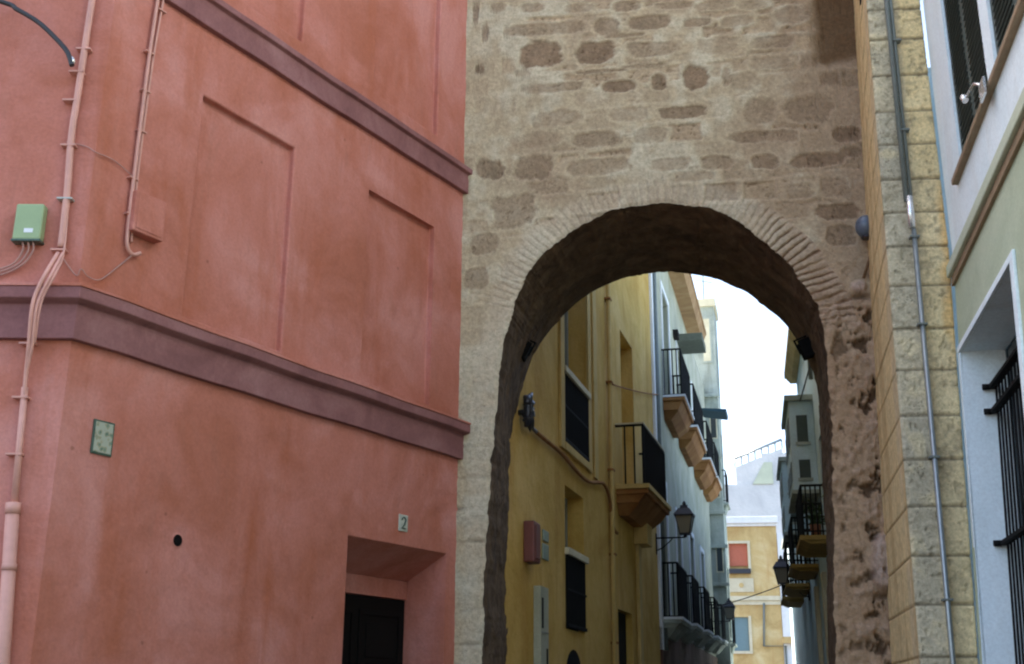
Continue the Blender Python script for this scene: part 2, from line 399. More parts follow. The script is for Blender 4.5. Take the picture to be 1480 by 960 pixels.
# rough edge of the arch
tan = np.gradient(fr, axis=0); nrm = np.stack([-tan[:, 1], tan[:, 0]], 1); nrm /= np.linalg.norm(nrm, axis=1)[:, None] + 1e-9
arc = np.concatenate([[0], np.cumsum(np.linalg.norm(np.diff(fr, axis=0), axis=1))])
edge = .018 * fbm(arc * 9, arc * 0 + 3, 4, 5) + .010 * np.abs(fbm(arc * 22, arc * 0 + 9, 2, 8)) + .012 * ss(.9, 1.3, fr[:, 0]) * fbm(arc * 14, arc * 0, 3, 11)
fr = fr + nrm * edge[:, None]
# stones seen in the photograph: x, y, w, h (in a 2x enlargement whose corner is 650,0), strength
ST = [(260, 157, 135, 78, .95), (425, 150, 118, 66, .95), (585, 142, 150, 45, .6), (770, 132, 130, 52, .35), (935, 120, 130, 40, .5),
      (292, 252, 210, 30, .6), (488, 250, 98, 34, .9), (605, 236, 48, 46, .85), (712, 220, 82, 76, .95), (850, 236, 85, 55, .35),
      (675, 325, 132, 36, .8), (300, 342, 150, 52, .45), (520, 330, 115, 44, .4), (895, 322, 95, 82, .45), (1040, 315, 135, 78, .5),
      (430, 402, 150, 44, .6), (580, 392, 105, 50, .45), (245, 405, 160, 42, .35), (910, 392, 195, 36, .65), (1150, 388, 85, 44, .85),
      (115, 486, 85, 62, .75), (240, 483, 115, 70, .65), (430, 482, 200, 50, .5), (640, 474, 150, 42, .5), (770, 470, 100, 42, .55),
      (910, 466, 84, 44, .75), (1060, 462, 165, 46, .85), (185, 610, 138, 98, .55), (95, 706, 78, 62, .55), (75, 806, 72, 66, .5),
      (260, 84, 250, 38, .6), (455, 76, 72, 54, .7), (580, 64, 132, 40, .75), (715, 64, 90, 26, .7), (832, 62, 95, 32, .5),
      (995, 42, 105, 56, .5), (240, 22, 85, 26, .55), (372, 22, 92, 26, .55), (510, 16, 85, 34, .75), (140, 22, 50, 26, .5),
      (1125, 612, 140, 46, .85), (1115, 540, 95, 60, .45), (86, 200, 28, 26, .8), (74, 40, 20, 62, .8), (102, 96, 22, 52, .7),
      (1130, 682, 90, 60, .6), (930, 182, 120, 36, .35), (500, 102, 130, 12, .7), (800, 220, 30, 60, .6), (440, 205, 150, 12, .7),
      (760, 15, 110, 30, .5), (880, 14, 90, 26, .45), (1040, 175, 60, 40, .5), (1100, 225, 60, 40, .6), (650, 15, 100, 22, .55),
      (1010, 550, 80, 50, .4), (215, 212, 60, 18, .5), (560, 190, 140, 12, .6), (1160, 440, 70, 30, .6), (980, 400, 60, 20, .5)]
stones = []
for (x, y, w, h, k) in ST:
    a = T.hit(650 + (x - w / 2) / 2, y / 2); b = T.hit(650 + (x + w / 2) / 2, y / 2); c = T.hit(650 + x / 2, (y - h / 2) / 2); d = T.hit(650 + x / 2, (y + h / 2) / 2)
    stones.append(((a[0] + b[0]) / 2, (c[1] + d[1]) / 2, (b[0] - a[0]) / 2, (c[1] - d[1]) / 2, k))
RC = T.hit(1185, 92)
def tower_surface(s, z, ringv=None, arcv=None):
    """height (out of wall) and colour"""
    n0 = fbm(s * .9, z * .9, 4, 1); n1 = fbm(s * 5, z * 5, 4, 2); n2 = fbm(s * 22, z * 22, 4, 3, .6); n3 = fbm(s * 60, z * 60, 2, 4)
    hgt = .022 * n0 + .009 * n1 + .004 * n2
    col = np.tile(np.array([[.465, .375, .245]]), (len(s), 1))
    col = mixc(col, (.54, .475, .34), ss(-.1, .55, n1 + .4 * n0))
    col = mixc(col, (.385, .285, .185), .8 * ss(.0, .5, -n0 - .3 * n1 + .25 * (s - .2)))
    # coursed stones faintly showing through the pointing
    row = .215
    zz = z - .03 * s + .025 * vn(s * 1.7, z * .6, 31)
    j = np.floor(zz / row); off = _h(j.astype(np.int64), j.astype(np.int64) * 0 + 5, 9) * 2
    bw = .34 + .3 * _h(j.astype(np.int64), j.astype(np.int64) * 0 + 8, 12)
    ii = np.floor((s + off) / bw); fs = (s + off) / bw - ii; fz = zz / row - j
    st_k = _h(ii.astype(np.int64), j.astype(np.int64), 21)
    wob = .10 * n1 + .06 * n2
    d_ = np.maximum(np.abs(fs - .5) * 2 * (1 + .0 * fs), np.abs(fz - .5) * 2) + wob
    mk = (1 - ss(.74, .86, d_)) * (.25 + .75 * ss(.2, .9, st_k)) * (1 - ss(-1.0, -1.6, s) * .5)
    upm = ss(5.75, 6.0, z) + ss(1.15, 1.5, s) * .6 + .55 * ss(-.9, -1.3, s) * (1 - ss(5.9, 6.3, z))
    mk = mk * np.clip(upm, 0, 1)
    stone_c = np.array([.235, .16, .10])
    big = np.zeros(len(s))
    for (cx, cz, a, b, k) in stones:
        sel = np.abs(s - cx) < a * 1.6 + .05
        if not sel.any(): continue
        ds = np.abs((s - cx + .012 * n2) / a); dz = np.abs((z - cz - .02 * (s - cx) + .012 * n1) / b)
        q = (ds ** 3.2 + dz ** 3.2) ** (1 / 3.2) + .22 * n1 + .22 * n2
        m_ = (1 - ss(.84, 1.06, q)) * k
        big = np.maximum(big, np.where(sel, m_, 0)); mk = np.where(sel & (q < 1.5), mk * ss(1.05, 1.4, q), mk)
    m_all = np.maximum(big, mk * .8)
    sc2 = (stone_c[None, :] * (1 - .0) + (big < .05)[:, None] * np.array([[.10, .085, .055]]) * (.4 + _h(ii.astype(np.int64), j.astype(np.int64), 44))[:, None]) * (1 + .35 * n2[:, None] + .3 * n1[:, None]) * (1 + .5 * (st_k[:, None] - .5) * (big[:, None] < .05))
    col = col * (1 - m_all[:, None]) + sc2 * m_all[:, None]
    hgt -= .020 * m_all - .016 * m_all * np.abs(n2)
    pits = ss(.28, .5, n2 + .35 * n3) * m_all * 1.0
    hgt -= .02 * pits; col = mixc(col, (.10, .06, .035), .75 * pits)
    # dark washed-out recess high on the right
    rc = ss(RC[0] - .07, RC[0] + .07, s + .05 * n1) * ss(RC[1] - .08, RC[1] + .08, z + .12 * n1)
    hgt -= .05 * rc; col = mixc(col, (.13, .075, .035), .88 * rc)
    # broken rubble of the right-hand jamb
    rg = ss(1.18, 1.55, s + .14 * n1) * (1 - ss(4.9, 5.5, z + .25 * n1 + (s - 1.6) * .4))
    rn = fbm(s * 9 + 3.2 * z + .4 * n1, z * 10 - 4 * s, 4, 41, .62)
    holes = ss(.30 - .22 * ss(1.45, 1.9, s), .50 - .16 * ss(1.45, 1.9, s), rn) * rg * (.45 + .55 * ss(1.5, 1.9, s))
    bulge = ss(.05, .6, -rn) * rg
    hgt += .026 * bulge - .055 * holes + .012 * rg * n2
    col = mixc(col, (.36, .225, .13), .6 * rg)
    col = mixc(col, (.40, .29, .21), .55 * bulge * (1 - ss(.1, .6, n1)))
    col = mixc(col, (.085, .048, .026), .9 * holes)
    # two pale boulders and a pale patch against the pilaster
    for (px, py, rs, rz, hh) in ((1273, 812, .10, .26, .10), (1243, 415, .10, .08, .03)):
        cs, cz = T.hit(px, py); q = np.sqrt(((s - cs) / rs) ** 2 + ((z - cz) / rz) ** 2) + .45 * n1 + .2 * n2
        m_ = 1 - ss(.55, 1.0, q); hgt += hh * m_; col = mixc(col, (.47, .36, .29), .8 * m_)
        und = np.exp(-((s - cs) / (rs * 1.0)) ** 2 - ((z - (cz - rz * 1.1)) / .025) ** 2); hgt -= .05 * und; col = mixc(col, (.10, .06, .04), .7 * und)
    # left jamb: dressed blocks with open joints low down
    lj = (1 - ss(-1.3, -1.15, s)) * (1 - ss(4.1, 4.8, z))
    jn = np.zeros(len(s))
    for py in (645, 690, 736, 783, 842, 880, 931, 985, 1060):
        zj = T.hit(680, py)[1]; jn = np.maximum(jn, np.exp(-((z - zj + .012 * n1) / .010) ** 2) * (.35 + .65 * ss(-.2, .3, vn(s * 4, z * 3, 77))))
    hgt -= .02 * jn * lj; col = mixc(col, (.10, .07, .04), .65 * jn * lj)
    col = mixc(col, (.40, .37, .28), .45 * lj * ss(-.3, .4, n1))
    if ringv is not None:
        # thin radial bricks of the arch ring, limewashed on the left, bare on the right
        ph = arcv / .062 + .5 * n1; k = ph - np.floor(ph); i_ = np.floor(ph).astype(np.int64)
        rnd = _h(i_, i_ * 0 + 3, 55); gap = ss(.22 + .14 * rnd, .46, np.abs(k - .5)); ext = .62 + .35 * rnd
        on = (1 - ss(ext - .12, ext + .05, ringv)) * ss(4.95, 5.25, z)
        rt = ss(.95, 1.25, s) * (1 - ss(6.0, 6.15, z)) * ss(4.72, 4.95, z)
        on2 = np.maximum(on * .55, rt * (1 - ss(.88, 1.0, ringv)) * .95)
        col = mixc(col, (.58, .50, .38), .32 * (1 - ss(.6, .98, ringv)) * (1 - ss(1.0, 1.3, s)))
        col = mixc(col, (.30, .24, .175), .55 * gap * on2 * (1 - rt))
        col = mixc(col, (.14, .065, .036), gap * rt * .75 * ss(-.35, .1, vn(s * 5, z * 5, 60) + .2))
        col = mixc(col, (.40, .30, .22), .5 * (1 - gap) * rt)
        hgt -= gap * (.007 * on + .019 * rt * (1 - ss(.85, 1.0, ringv)))
    return hgt, col
def grid_faces(a, b):
    i = np.arange(a * b).reshape(a, b)
    return np.stack([i[:-1, :-1].ravel(), i[1:, :-1].ravel(), i[1:, 1:].ravel(), i[:-1, 1:].ravel()], 1)
def to_world(F, s, z, n):
    return np.stack([F.o[0] + F.d[0] * s + F.nv[0] * n, F.o[1] + F.d[1] * s + F.nv[1] * n, z], 1)
RINGW = .30
dirv = ou - fr; dl = np.linalg.norm(dirv, axis=1); rw = np.minimum(RINGW, dl * .55) / dl
NR = 26
vs = np.linspace(0, 1, NR)
tt = rw[:, None] * vs[None, :]
S_ = fr[:, None, 0] + dirv[:, None, 0] * tt; Z_ = fr[:, None, 1] + dirv[:, None, 1] * tt
s_, z_ = S_.ravel(), Z_.ravel(); rv = np.tile(vs, NU); av = np.repeat(arc, NR)
h_, c_ = tower_surface(s_, z_, rv, av)
rim = (1 - ss(0, .12, rv)) * .012
sheet('arch_ring', M['stone'], to_world(T, s_, z_, h_ - rim), grid_faces(NU, NR), c_, tower)
NW = 230
vs = np.linspace(0, 1, NW)
tt = rw[:, None] + (1 - rw[:, None]) * vs[None, :]
S_ = fr[:, None, 0] + dirv[:, None, 0] * tt; Z_ = fr[:, None, 1] + dirv[:, None, 1] * tt
s_, z_ = S_.ravel(), Z_.ravel()
# blend so that both sheets share their rim
h_, c_ = tower_surface(s_, z_)
rv1 = np.ones(NU); h2, c2 = tower_surface(S_[:, 0].copy(), Z_[:, 0].copy(), rv1, arc)
h_.reshape(NU, NW)[:, 0] = h2
sheet('masonry_wall', M['stone'], to_world(T, s_, z_, h_), grid_faces(NU, NW), c_, tower)
# passage
ND = 60
w = np.linspace(0, 1, ND)
S_ = fr[:, None, 0] * (1 - w) + bk[:, None, 0] * w; Z_ = fr[:, None, 1] * (1 - w) + bk[:, None, 1] * w
aa = np.repeat(arc, ND); ww = np.tile(w, NU)
bumpn = .020 * fbm(aa * 7, ww * 10, 5, 71, .6) * np.minimum(1, ww * 8)
nn = np.repeat(nrm, ND, axis=0)
s_ = S_.ravel() + nn[:, 0] * bumpn; z_ = Z_.ravel() + nn[:, 1] * bumpn
h0 = tower_surface(fr[:, 0].copy(), fr[:, 1].copy(), np.zeros(NU), arc)[0] - .012
dep = -ww * TDEP + np.repeat(h0, ND) * (1 - ww)
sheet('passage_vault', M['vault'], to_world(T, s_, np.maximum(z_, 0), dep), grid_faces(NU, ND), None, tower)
# body above, beside and behind
b = MB()
b.box(T, SL, SRr, ZT, 13.0, -TDEP, -.02)
b.quad(T.p(SL, 0, 0), T.p(SL, ZT, 0), T.p(SL, ZT, -TDEP), T.p(SL, 0, -TDEP)); b.quad(T.p(SRr, 0, 0), T.p(SRr, ZT, 0), T.p(SRr, ZT, -TDEP), T.p(SRr, 0, -TDEP))
for i in range(0, NU - 6, 6):
    j = min(i + 6, NU - 1); q0 = outer(bk[i]); q1 = outer(bk[j])
    b.quad(T.p(*bk[i], -TDEP), T.p(*bk[j], -TDEP), T.p(*q1, -TDEP), T.p(*q0, -TDEP))
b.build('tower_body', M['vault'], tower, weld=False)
# side wings that close the street either side of the tower
b = MB(); b.box(T, -7.0, SL - .003, 0, 12.4, -TDEP, -.5); b.build('side_wall', M['vault'], tower)

# ================================================================== PINK HOUSE
PH = 13.3
pink = thing('pink_house', 'salmon pink house with mauve string courses and blind recessed panels', 'house', P.p(-2, 0, -2))
wl = MB()
SE = .06
DR = (-1.46, -.14, 0.0, 2.82, .45)
panels = [(-3.29, -2.33, 4.06, 5.715, .055), (-1.405, -.45, 4.06, 5.73, .055), (-3.29, -2.33, 6.66, 9.0, .055), (-1.405, -.45, 6.66, 9.0, .055)]
wl.wall(P, -4.13, SE, 0, PH, [DR, *panels], back=True)
wl.wall(PL, 0, 14, 0, PH)
wl.quad(P.p(-4.13, PH), PL.p(14, PH), PL.p(14, PH, -8), P.p(SE, PH)); wl.quad(P.p(SE, 0), P.p(SE, PH), PL.p(14, PH, -8), PL.p(14, 0, -8)); wl.quad(PL.p(14, 0), PL.p(14, PH), PL.p(14, PH, -8), PL.p(14, 0, -8))
# inner lintel above the door
wo = wl.build('wall', M['pink'], pink, bevel=.014, seg=3)
lt = MB(); 
lt.hexa([P.p(-1.455, 2.60, -.40), P.p(-.145, 2.60, -.40), P.p(-.145, 2.815, -.004), P.p(-1.455, 2.815, -.004), P.p(-1.455, 2.817, -.40), P.p(-.145, 2.817, -.40), P.p(-.145, 2.818, -.004), P.p(-1.455, 2.818, -.004)])
lt.box(P, -1.455, -.145, 2.445, 2.598, -.447, -.40); lt.build('door_lintel', M['pink'], pink, bevel=.006)
def corner(n):      # offset corner where the two pink faces meet
    A = P.p(0, 0, n); B = PL.p(0, 0, n); d1 = Vector((P.d[0], P.d[1], 0)); d2 = Vector((PL.d[0], PL.d[1], 0))
    den = d1.x * d2.y - d1.y * d2.x; t = ((B.x - A.x) * d2.y - (B.y - A.y) * d2.x) / den
    return A + d1 * t
def course(z0, prof, name, mt='mauve'):
    m_ = MB(); rows = []
    for (n, dz) in prof:
        a = PL.p(14, z0 + dz, n); c = corner(n); c.z = z0 + dz; e = P.p(SE + .06, z0 + dz, n)
        # slight hand-made waviness along the long side
        mids = []
        for k in range(1, 12):
            q = c.lerp(e, k / 12); q.z += .004 * math.sin(k * 1.9) + .003 * math.sin(k * .7 + 1); mids.append(q)
        rows.append([a, c, *mids, e])
    for r0, r1 in zip(rows[:-1], rows[1:]):
        for k in range(len(r0) - 1): m_.quad(r0[k], r0[k + 1], r1[k + 1], r1[k])
    i = len(m_.v); m_.v += [r[-1] for r in rows]; m_.f.append(tuple(range(i, i + len(rows)))); m_.smooth.append(False)
    return m_.build(name, M[mt], pink, bevel=.003 if mt == 'pink' else .006)
course(3.66, [(-.01, 0), (.045, 0), (.045, .215), (.07, .225), (.10, .24), (.10, .312), (-.01, .312)], 'string_course')
course(3.973, [(-.008, 0), (.106, 0), (.106, .018), (-.008, .030)], 'ledge_highlight', 'pink')  # thin pink strip standing in for the highlight along the ledge top
course(6.235, [(-.01, 0), (.045, 0), (.045, .19), (.08, .20), (.08, .25), (-.01, .26)], 'string_course')
d = MB(); d.box(P, -1.455, -.145, .0, 2.44, -.448, -.42)
dr = d.build('door', M['door'], pink, bevel=.004)
d = MB()
for (a, b_) in ((-1.40, -.83), (-.77, -.20)):
    for (z0, z1) in ((.15, .9), (1.0, 1.75), (1.85, 2.33)):
        d.box(P, a, a + .04, z0, z1, -.42, -.405); d.box(P, b_ - .04, b_, z0, z1, -.42, -.405)
        d.box(P, a + .04, b_ - .04, z0, z0 + .04, -.42, -.405); d.box(P, a + .04, b_ - .04, z1 - .04, z1, -.42, -.405)
        d.box(P, a + .1, b_ - .1, z0 + .1, z1 - .1, -.42, -.41)
d.build('door_panel', M['door'], dr, bevel=.003)
# drain hole in the wall
def disc(F, s, z, n0, n1, r, mb=None, seg=20):
    mb = mb or MB(); mb.tube([F.p(s, z, n0), F.p(s, z, n1)], r, seg); return mb
hl = MB()
rg0, rg1 = .038, .052
for k in range(24):
    a0, a1 = 2 * math.pi * k / 24, 2 * math.pi * (k + 1) / 24
    f = lambda a, r, n: P.p(-3.157 + math.cos(a) * r, 2.58 + math.sin(a) * r, n)
    hl.quad(f(a0, rg0, .006), f(a1, rg0, .006), f(a1, rg1, .002), f(a0, rg1, .002))
hl.build('hole_rim', M['pink'], pink)
disc(P, -3.157, 2.58, .0005, .0035, .042).build('drain_hole', M['hole'], pink)

# tiles
tl = thing('tile_plaque', 'small square green glazed tile plaque set in the pink wall under the string course', 'plaque', P.p(-3.83, 3.01, .01))
m_ = MB(); m_.box(P, -3.905, -3.75, 3.015, 3.225, .0015, .012); m_.build('tile_border', M['brownwire'] if False else M['tile_dark'], tl, bevel=.003)
m_ = MB(); m_.box(P, -3.893, -3.762, 3.027, 3.213, .012, .016); m_.build('tile_face', M['patterned'], tl, bevel=.003)
nb = thing('house_number_tile', 'tiny pale number tile above the recessed doorway of the pink house', 'number tile', P.p(-.775, 2.94, .01))
m_ = MB(); m_.box(P, -.835, -.715, 2.93, 3.065, .0015, .011); m_.build('tile_face', M['tile_light'], nb, bevel=.004)
def digit2(F, cs, cz, h, n0, n1):
    m = MB(); pts = []
    for k in range(9):
        a = math.pi * (1 - k / 8); pts.append((cs + .25 * h * math.cos(a), cz + .22 * h + .24 * h * math.sin(a)))
    pts += [(cs + .1 * h, cz - .12 * h), (cs - .25 * h, cz - .44 * h), (cs + .28 * h, cz - .44 * h)]
    m.tube([F.p(a, z, n1) for a, z in pts], .0065, 6); return m
digit2(P, -.775, 2.997, .10, .011, .013).build('number', M['tile_dark'], nb)

# pipes on the narrow face
def path(F, pix, n):
    return [F.p(*F.hit(x, y, n), n) for x, y in pix]
def smoothpath(pts, m=8):
    c = []
    for i in range(len(pts) - 1):
        p0 = pts[max(i - 1, 0)]; p1 = pts[i]; p2 = pts[i + 1]; p3 = pts[min(i + 2, len(pts) - 1)]
        for k in range(m):
            t = k / m; c.append(.5 * ((2 * p1) + (p2 - p0) * t + (2 * p0 - 5 * p1 + 4 * p2 - p3) * t * t + (3 * p1 - p0 - 3 * p2 + p3) * t ** 3))
    c.append(pts[-1]); return c
pp = thing('wall_conduit', 'pink painted bundle of pipes down the narrow pink face, thicker at the bottom', 'pipe', PL.p(.2, 1.2, .04))
def dn(F, pix, n):     # follow the wall, stepping out over the string course
    out = []
    for x, y, k in pix: out.append(F.p(*F.hit(x, y, k), k))
    return out
m_ = MB()
m_.tube(smoothpath(dn(PL, [(138, -30, .03), (124, 60, .03), (112, 140, .03), (103, 200, .03), (97, 280, .03), (88, 358, .03)], 0)), .022, 12)
m_.tube(smoothpath(dn(PL, [(84, 366, .05), (66, 396, .15), (52, 425, .155), (46, 450, .15), (42, 497, .10), (36, 560, .04), (26, 690, .03)], 0)), .013, 10)
m_.tube(smoothpath(dn(PL, [(91, 366, .05), (75, 396, .15), (60, 425, .155), (52, 450, .15), (47, 497, .10), (38, 540, .05)], 0)), .010, 10)
m_.tube(smoothpath(dn(PL, [(98, 300, .03), (92, 366, .05), (80, 396, .145), (63, 428, .15), (56, 455, .14), (50, 497, .09)], 0)), .007, 8)
m_.tube(dn(PL, [(36, 560, .03), (20, 735, .03)], 0), .020, 12)
m_.build('conduit', M['pinkpipe'], pp)
m_ = MB(); m_.tube(dn(PL, [(19, 728, .04), (3, 970, .04), (-8, 1110, .04)], 0), .038, 16); m_.build('downpipe', M['pinkpipe'], pp)
m_ = MB(); m_.tube(dn(PL, [(19.4, 727, .04), (18.2, 743, .04)], 0), .042, 16); m_.build('pipe_socket', M['pinkpipe'], pp); m_ = MB(); m_.tube(dn(PL, [(14.0, 815, .04), (12.8, 825, .04)], 0), .041, 16); m_.build('pipe_socket', M['pinkpipe'], pp)
for k, (x, y) in enumerate(((122, 72), (103, 146), (100, 211), (95, 288), (86, 362), (41, 497), (31, 575), (22, 657), (112, 105))):
    s0, z0 = PL.hit(x, y, .03)
    m_ = MB(); m_.box(PL, s0 - .045, s0 + .05, z0 - .006, z0 + .006, .0, .052)
    m_.build('pipe_clamp', M['pinkpipe'] if k not in (3,) else M['bracket'], pp, bevel=.002)
# black cable swooping in at the top left
bc = MB(); bc.tube(smoothpath([PL.p(1.35, 6.10, .16), *[PL.p(*PL.hit(x, y, .12), .12) for x, y in ((0, 2), (25, 14), (55, 32), (80, 55), (97, 75), (104, 95))]], 10), .016, 12)
cb = thing('black_cable', 'thick black cable curving in from the upper left corner of the picture', 'cable', PL.p(.22, 5.5, .1))
bc.build('cable', M['cable'], cb)
m_ = MB(); q = [PL.p(*PL.hit(x, y, .11), .11) for x, y in ((103, 84), (105, 92))]; m_.tube(q, .019, 10); m_.build('cable_tie', M['shiny'], cb)
# green box
gb = thing('green_junction_box', 'pale green junction box with a white label on the narrow pink face', 'junction box', PL.p(.4, 4.3, .05))
a = PL.hit(24, 294, .07); b_ = PL.hit(57, 346, .07)
m_ = MB(); m_.box(PL, b_[0], a[0], b_[1], a[1], .0, .07); bx = m_.build('box_body', M['greenbox'], gb, bevel=.012, seg=3)
m_ = MB(); m_.box(PL, b_[0] - .004, a[0] + .004, b_[1] - .012, b_[1] + .004, .0, .074); m_.build('box_base', M['tile_dark'], gb, bevel=.004)
a2 = PL.hit(35, 330, .07); b2 = PL.hit(47, 336, .07); m_ = MB(); m_.box(PL, b2[0], a2[0], b2[1], a2[1], .07, .072); m_.build('box_label', M['label'], gb)
m_ = MB()
for k, x in enumerate((32, 40, 47)):
    m_.tube(smoothpath([PL.p(*PL.hit(x, 348, .05), .05), PL.p(*PL.hit(x + 1, 362, .04), .04), PL.p(*PL.hit(x - 14, 382, .03), .03), PL.p(*PL.hit(x - 45, 391 + 3 * k, .02), .02), PL.p(*PL.hit(x - 90, 396 + 3 * k, .02), .02)]), .006, 8)
m_.build('box_cable', M['thin'], gb)
# second conduit and meter box on the long side
c2 = thing('slim_conduit', 'slim pink conduit on the long pink wall ending beside the meter box', 'pipe', P.p(-3.8, 4.3, .03))
m_ = MB(); m_.tube(smoothpath(dn(P, [(236, -40, .03), (228, 0, .03), (216, 80, .03), (203, 180, .03), (193, 260, .03), (185, 330, .03), (184, 356, .03), (192, 368, .03), (203, 366, .04)], 0)), .013, 10)
m_.tube(smoothpath(dn(P, [(243, -40, .02), (236, 0, .02), (222, 80, .02), (208, 180, .02), (198, 260, .02), (191, 330, .02), (190, 350, .02)], 0)), .009, 10)
m_.build('conduit', M['pinkpipe'], c2)
for (x, y) in ((214, 76), (209, 132), (203, 190), (191, 258), (186, 310), (232, 16)):
    s0, z0 = P.hit(x, y, .02); m_ = MB(); m_.box(P, s0 - .03, s0 + .04, z0 - .005, z0 + .005, 0, .04)
    m_.build('pipe_clamp', M['pinkpipe'], c2, bevel=.002)
mb_ = thing('meter_box', 'small pink painted meter box on the long side wall of the pink house', 'meter box', P.p(-3.6, 4.45, .05))
a = P.hit(200, 285, .10); b_ = P.hit(238, 356, .10)
m_ = MB(); m_.box(P, a[0], b_[0], 4.47, 4.75, .0, .08); m_.build('box_body', M['pink'], mb_, bevel=.008)
m_ = MB(); m_.box(P, a[0] + .02, b_[0] - .02, 4.49, 4.73, .08, .085); m_.build('box_lid', M['pink'], mb_, bevel=.004)
tc = MB(); tc.tube(smoothpath([P.p(*P.hit(192, 368, .03), .03), P.p(*P.hit(170, 386, .02), .02), P.p(*P.hit(145, 404, .02), .02), P.p(-4.08, 4.08, .02), corner(.025) + Vector((0, 0, 4.11)), PL.p(*PL.hit(110, 398, .02), .02), PL.p(*PL.hit(90, 372, .03), .03)]), .004, 6)
tag(tc.build('thin_cable', M['thin']), 'thin slack cable rounding the pink corner just above the lower string course', 'cable')
tc = MB(); tc.tube(smoothpath([PL.p(*PL.hit(96, 205, .02), .02), PL.p(*PL.hit(125, 212, .01), .01), corner(.02) + Vector((0, 0, 4.9)), P.p(*P.hit(165, 232, .015), .015), P.p(*P.hit(193, 256, .02), .02)]), .0035, 6)
tag(tc.build('thin_cable', M['thin']), 'hair-thin cable crossing the pink corner halfway between the two string courses', 'cable')

# ================================================================== STONE PILASTER
pil = thing('stone_pilaster', 'tall pilaster of squared pitted shell stone between the gate tower and the green house', 'pilaster', PF.p(.2, 0, -.2))
def pleft(z): return .016 * (z - 1.87)
def pright(z): return .388 + .040 * (min(z, 4.9) - 1.87)
def tside(z): return 1.90 + .033 * (z - 1.9)
joints = [-.3, 0, .28, .60, .93, 1.26, 1.59, 1.92, 2.27, 2.605, 2.95, 3.29, 3.615, 3.96, 4.28, 4.62, 4.94, 5.22, 5.50, 5.80, 6.09, 6.41, 6.74, 7.02, 7.35, 7.7, 8.0, 8.3, 8.6, 8.9, 9.3, 9.7, 10.1, 10.5, 11, 11.5, 12]
# front: fine mesh with joints as grooves
zs = np.arange(0, 12, .012); us = np.linspace(0, 1, 46)
Zg, Ug = np.meshgrid(zs, us, indexing='ij'); Zf, Uf = Zg.ravel(), Ug.ravel()
pl_ = .016 * (Zf - 1.87); pr_ = .388 + .040 * (np.minimum(Zf, 4.9) - 1.87)
Sf = pl_ + (pr_ - pl_) * Uf
jj = np.array(joints); idx = np.searchsorted(jj, Zf) - 1; idx = np.clip(idx, 0, len(jj) - 2)
wv = .004 * vn(Sf * 8, Zf * 2, 5)
dj = np.minimum(np.abs(Zf + wv - jj[idx]), np.abs(jj[idx + 1] - Zf - wv))
groove = 1 - ss(.004, .014, dj)
n1 = fbm(Sf * 7, Zf * 7, 4, 81); n2 = fbm(Sf * 30, Zf * 30, 3, 83)
rb = _h(idx.astype(np.int64), idx.astype(np.int64) * 0 + 1, 90); rb2 = _h(idx.astype(np.int64), idx.astype(np.int64) * 0 + 4, 91)
hh = -.014 * groove + .007 * n1 + .005 * n2 - .012 * ss(.25, .5, n2) + .004 * (rb - .5)
edge_r = (1 - ss(0, .035, Uf)) * .010 + ss(.975, 1, Uf) * .008
hh -= edge_r
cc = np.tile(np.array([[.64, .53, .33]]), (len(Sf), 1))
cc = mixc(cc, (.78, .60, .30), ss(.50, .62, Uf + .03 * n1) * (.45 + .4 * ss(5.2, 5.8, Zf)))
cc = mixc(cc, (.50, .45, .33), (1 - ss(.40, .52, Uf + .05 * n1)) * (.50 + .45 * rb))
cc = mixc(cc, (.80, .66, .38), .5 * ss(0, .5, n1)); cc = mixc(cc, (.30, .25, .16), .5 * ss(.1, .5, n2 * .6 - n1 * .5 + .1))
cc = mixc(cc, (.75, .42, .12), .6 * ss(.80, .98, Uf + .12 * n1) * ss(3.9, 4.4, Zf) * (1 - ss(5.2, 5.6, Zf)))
cc = cc * (1 + .22 * (rb2 - .5))[:, None]; cc = mixc(cc, (.20, .16, .10), .75 * groove)
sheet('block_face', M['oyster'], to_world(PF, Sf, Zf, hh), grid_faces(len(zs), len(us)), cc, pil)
# splayed side face towards the tower
us2 = np.linspace(0, 1, 60); Zg, Ug = np.meshgrid(zs, us2, indexing='ij'); Zf, Uf = Zg.ravel(), Ug.ravel()
A = to_world(PF, .016 * (Zf - 1.87), Zf, Zf * 0 - .008); B = to_world(T, 1.90 + .033 * (Zf - 1.9), Zf, Zf * 0 - .06)
V = A * (1 - Uf[:, None]) + B * Uf[:, None]
dd = (B - A)[0, :2]; dd /= np.linalg.norm(dd); nrm2 = np.array([-dd[1], dd[0]])
jo = jj + 0.0
idx = np.clip(np.searchsorted(jo, Zf) - 1, 0, len(jo) - 2); dj = np.minimum(np.abs(Zf - jo[idx]), np.abs(jo[idx + 1] - Zf))
gr = 1 - ss(.004, .012, dj); Lw = Uf * 1.55
n1 = fbm(Lw * 3, Zf * 3, 4, 85)
hs = -.010 * gr * ss(0, .1, 6.2 - Zf + 3) + .004 * n1 - .012 * (1 - ss(0, .02, Uf)) * 0
V[:, :2] += nrm2[None, :] * hs[:, None]
cs = np.tile(np.array([[.72, .57, .30]]), (len(V), 1)); cs = mixc(cs, (.66, .53, .31), 1 - ss(.16, .22, Uf)); cs = mixc(cs, (.80, .62, .31), .6 * ss(0, .5, n1)); cs = mixc(cs, (.20, .13, .06), .7 * gr)
cs = mixc(cs, (.55, .38, .17), .5 * ss(.1, .5, vn(Lw * 9, Zf * .7, 4)))
sheet('smooth_side', M['smooth'], V, grid_faces(len(zs), len(us2)), cs, pil)
b = MB(); b.hexa([PF.p(pleft(0) + .01, 0, -.03), PF.p(.30, 0, -.03), PF.p(.30, 0, -1.4), T.p(1.98, 0, -.3), PF.p(pleft(12) + .01, 12, -.03), PF.p(.50, 12, -.03), PF.p(.50, 12, -1.4), T.p(2.3, 12, -.3)])
